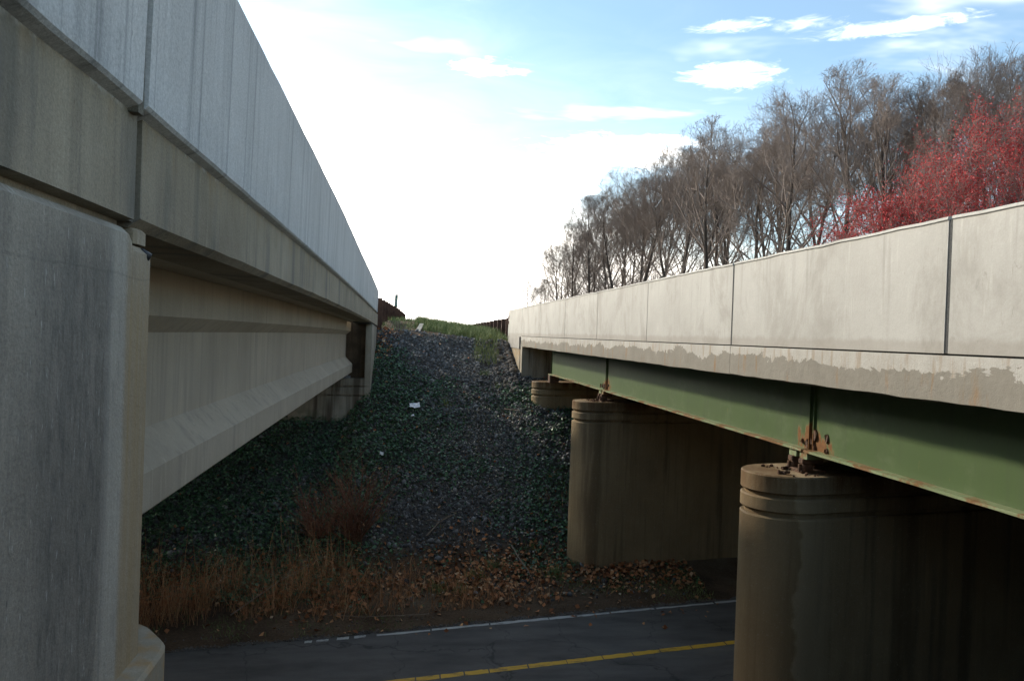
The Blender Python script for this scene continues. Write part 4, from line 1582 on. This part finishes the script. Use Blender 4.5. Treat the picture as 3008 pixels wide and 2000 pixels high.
o = link('thicket', poly_mesh('thicket', paths, 'twig'))
tag(o, 'brown leafless saplings and thicket filling the wood between the trees', 'thicket', kind='stuff')


# red budding maples in front of the wood
def maple(x, y, H, seed, label, spread, nl):
    tr, cr_, tips = grow(seed, H, 0.14, spread, 4, 0.14, 0.9, nl, (6, 6, 5), 0.007, 0.55)
    top = max(p.z for q in cr_ for p in q[0])
    for q in tr + cr_:
        for p in q[0]:
            p *= H / top
    T = thing('red_maple', (x, y, gz(x, y) - 0.1), label, 'tree', 'red budding trees in front of the wood')
    for nm, me in (('trunk', poly_mesh('trunk', tr, 'maple_bark')), ('crown', poly_mesh('crown', cr_, 'maple_bark'))):
        o = bpy.data.objects.new(nm, me)
        COL.objects.link(o)
        o.parent = T
    L = np.array([tuple(p) for p in tips])
    k = 4
    L = np.repeat(L, k, 0) + RNG.normal(0, 0.09, (len(L) * k, 3))
    L = L[L[:, 2] > 0.5]
    n = len(L)
    sz = RNG.uniform(0.03, 0.075, n)
    o = mass('blossom', lf_v, lf_f, L, rot_mats(*RNG.uniform(0, 6.3, (3, n)), sz, sz, sz * 2), 'red_bud', RNG.beta(2, 2, n))
    o.parent = T
    o['kind'] = 'stuff'


maple(26.3, 32.0, 12.2, 301, 'tall red budding tree at the right edge above the parapet', 1.0, 15)
maple(21.5, 33.2, 8.3, 302, 'lower red budding tree spreading left of the tall one', 1.25, 14)
maple(24.3, 31.2, 9.6, 303, 'red budding tree nearest the parapet, between the two others', 1.15, 14)


# red twiggy bush on the slope
def bush(x, y, H, n, seed, label):
    r = random.Random(seed)
    T = thing('shrub', (x, y, gz(x, y)), label, 'shrub', 'leafless red twigged bushes on the slope')
    stems, twigs = [], []
    for _ in range(n):
        a, sp_ = r.uniform(0, 6.28), r.uniform(0.15, 1.15)
        d = Vector((math.cos(a) * sp_, math.sin(a) * sp_, 1)).normalized()
        L = H * r.uniform(0.5, 1.0)
        p = Vector((jit(r, .18), jit(r, .18), -0.05))
        pts = [p]
        for i in range(4):
            d = (d + Vector((r.gauss(0, .12), r.gauss(0, .12), -0.03))).normalized()
            pts.append(pts[-1] + d * L / 4)
        stems.append((pts, [0.010, .009, .007, .005, .004], 3))
        for _q in range(9):
            i = r.randrange(1, 5)
            q = pts[i - 1].lerp(pts[i], r.random())
            e = q + (d + Vector((r.gauss(0, .5), r.gauss(0, .5), r.gauss(0, .3)))).normalized() * L * r.uniform(.12, .3)
            twigs.append(([q, (q + e) / 2 + Vector((jit(r, .02), jit(r, .02), .01)), e], [.0055, .005, .003], 3))
    for nm, pp in (('stems', stems), ('twigs', twigs)):
        me = poly_mesh(nm, pp, 'red_twig')
        at = me.attributes.new('tint', 'FLOAT', 'POINT')
        at.data.foreach_set('value', np.random.default_rng(seed).random(len(me.vertices)))
        o = bpy.data.objects.new(nm, me)
        COL.objects.link(o)
        o.parent = T
        o['kind'] = 'stuff'


bush(-0.95, 17.1, 1.9, 60, 1, 'large leafless red twigged bush in the middle of the ivy')
bush(-1.75, 17.4, 1.5, 44, 2, 'smaller leafless red twigged bush left of the large one, above the dry grass')
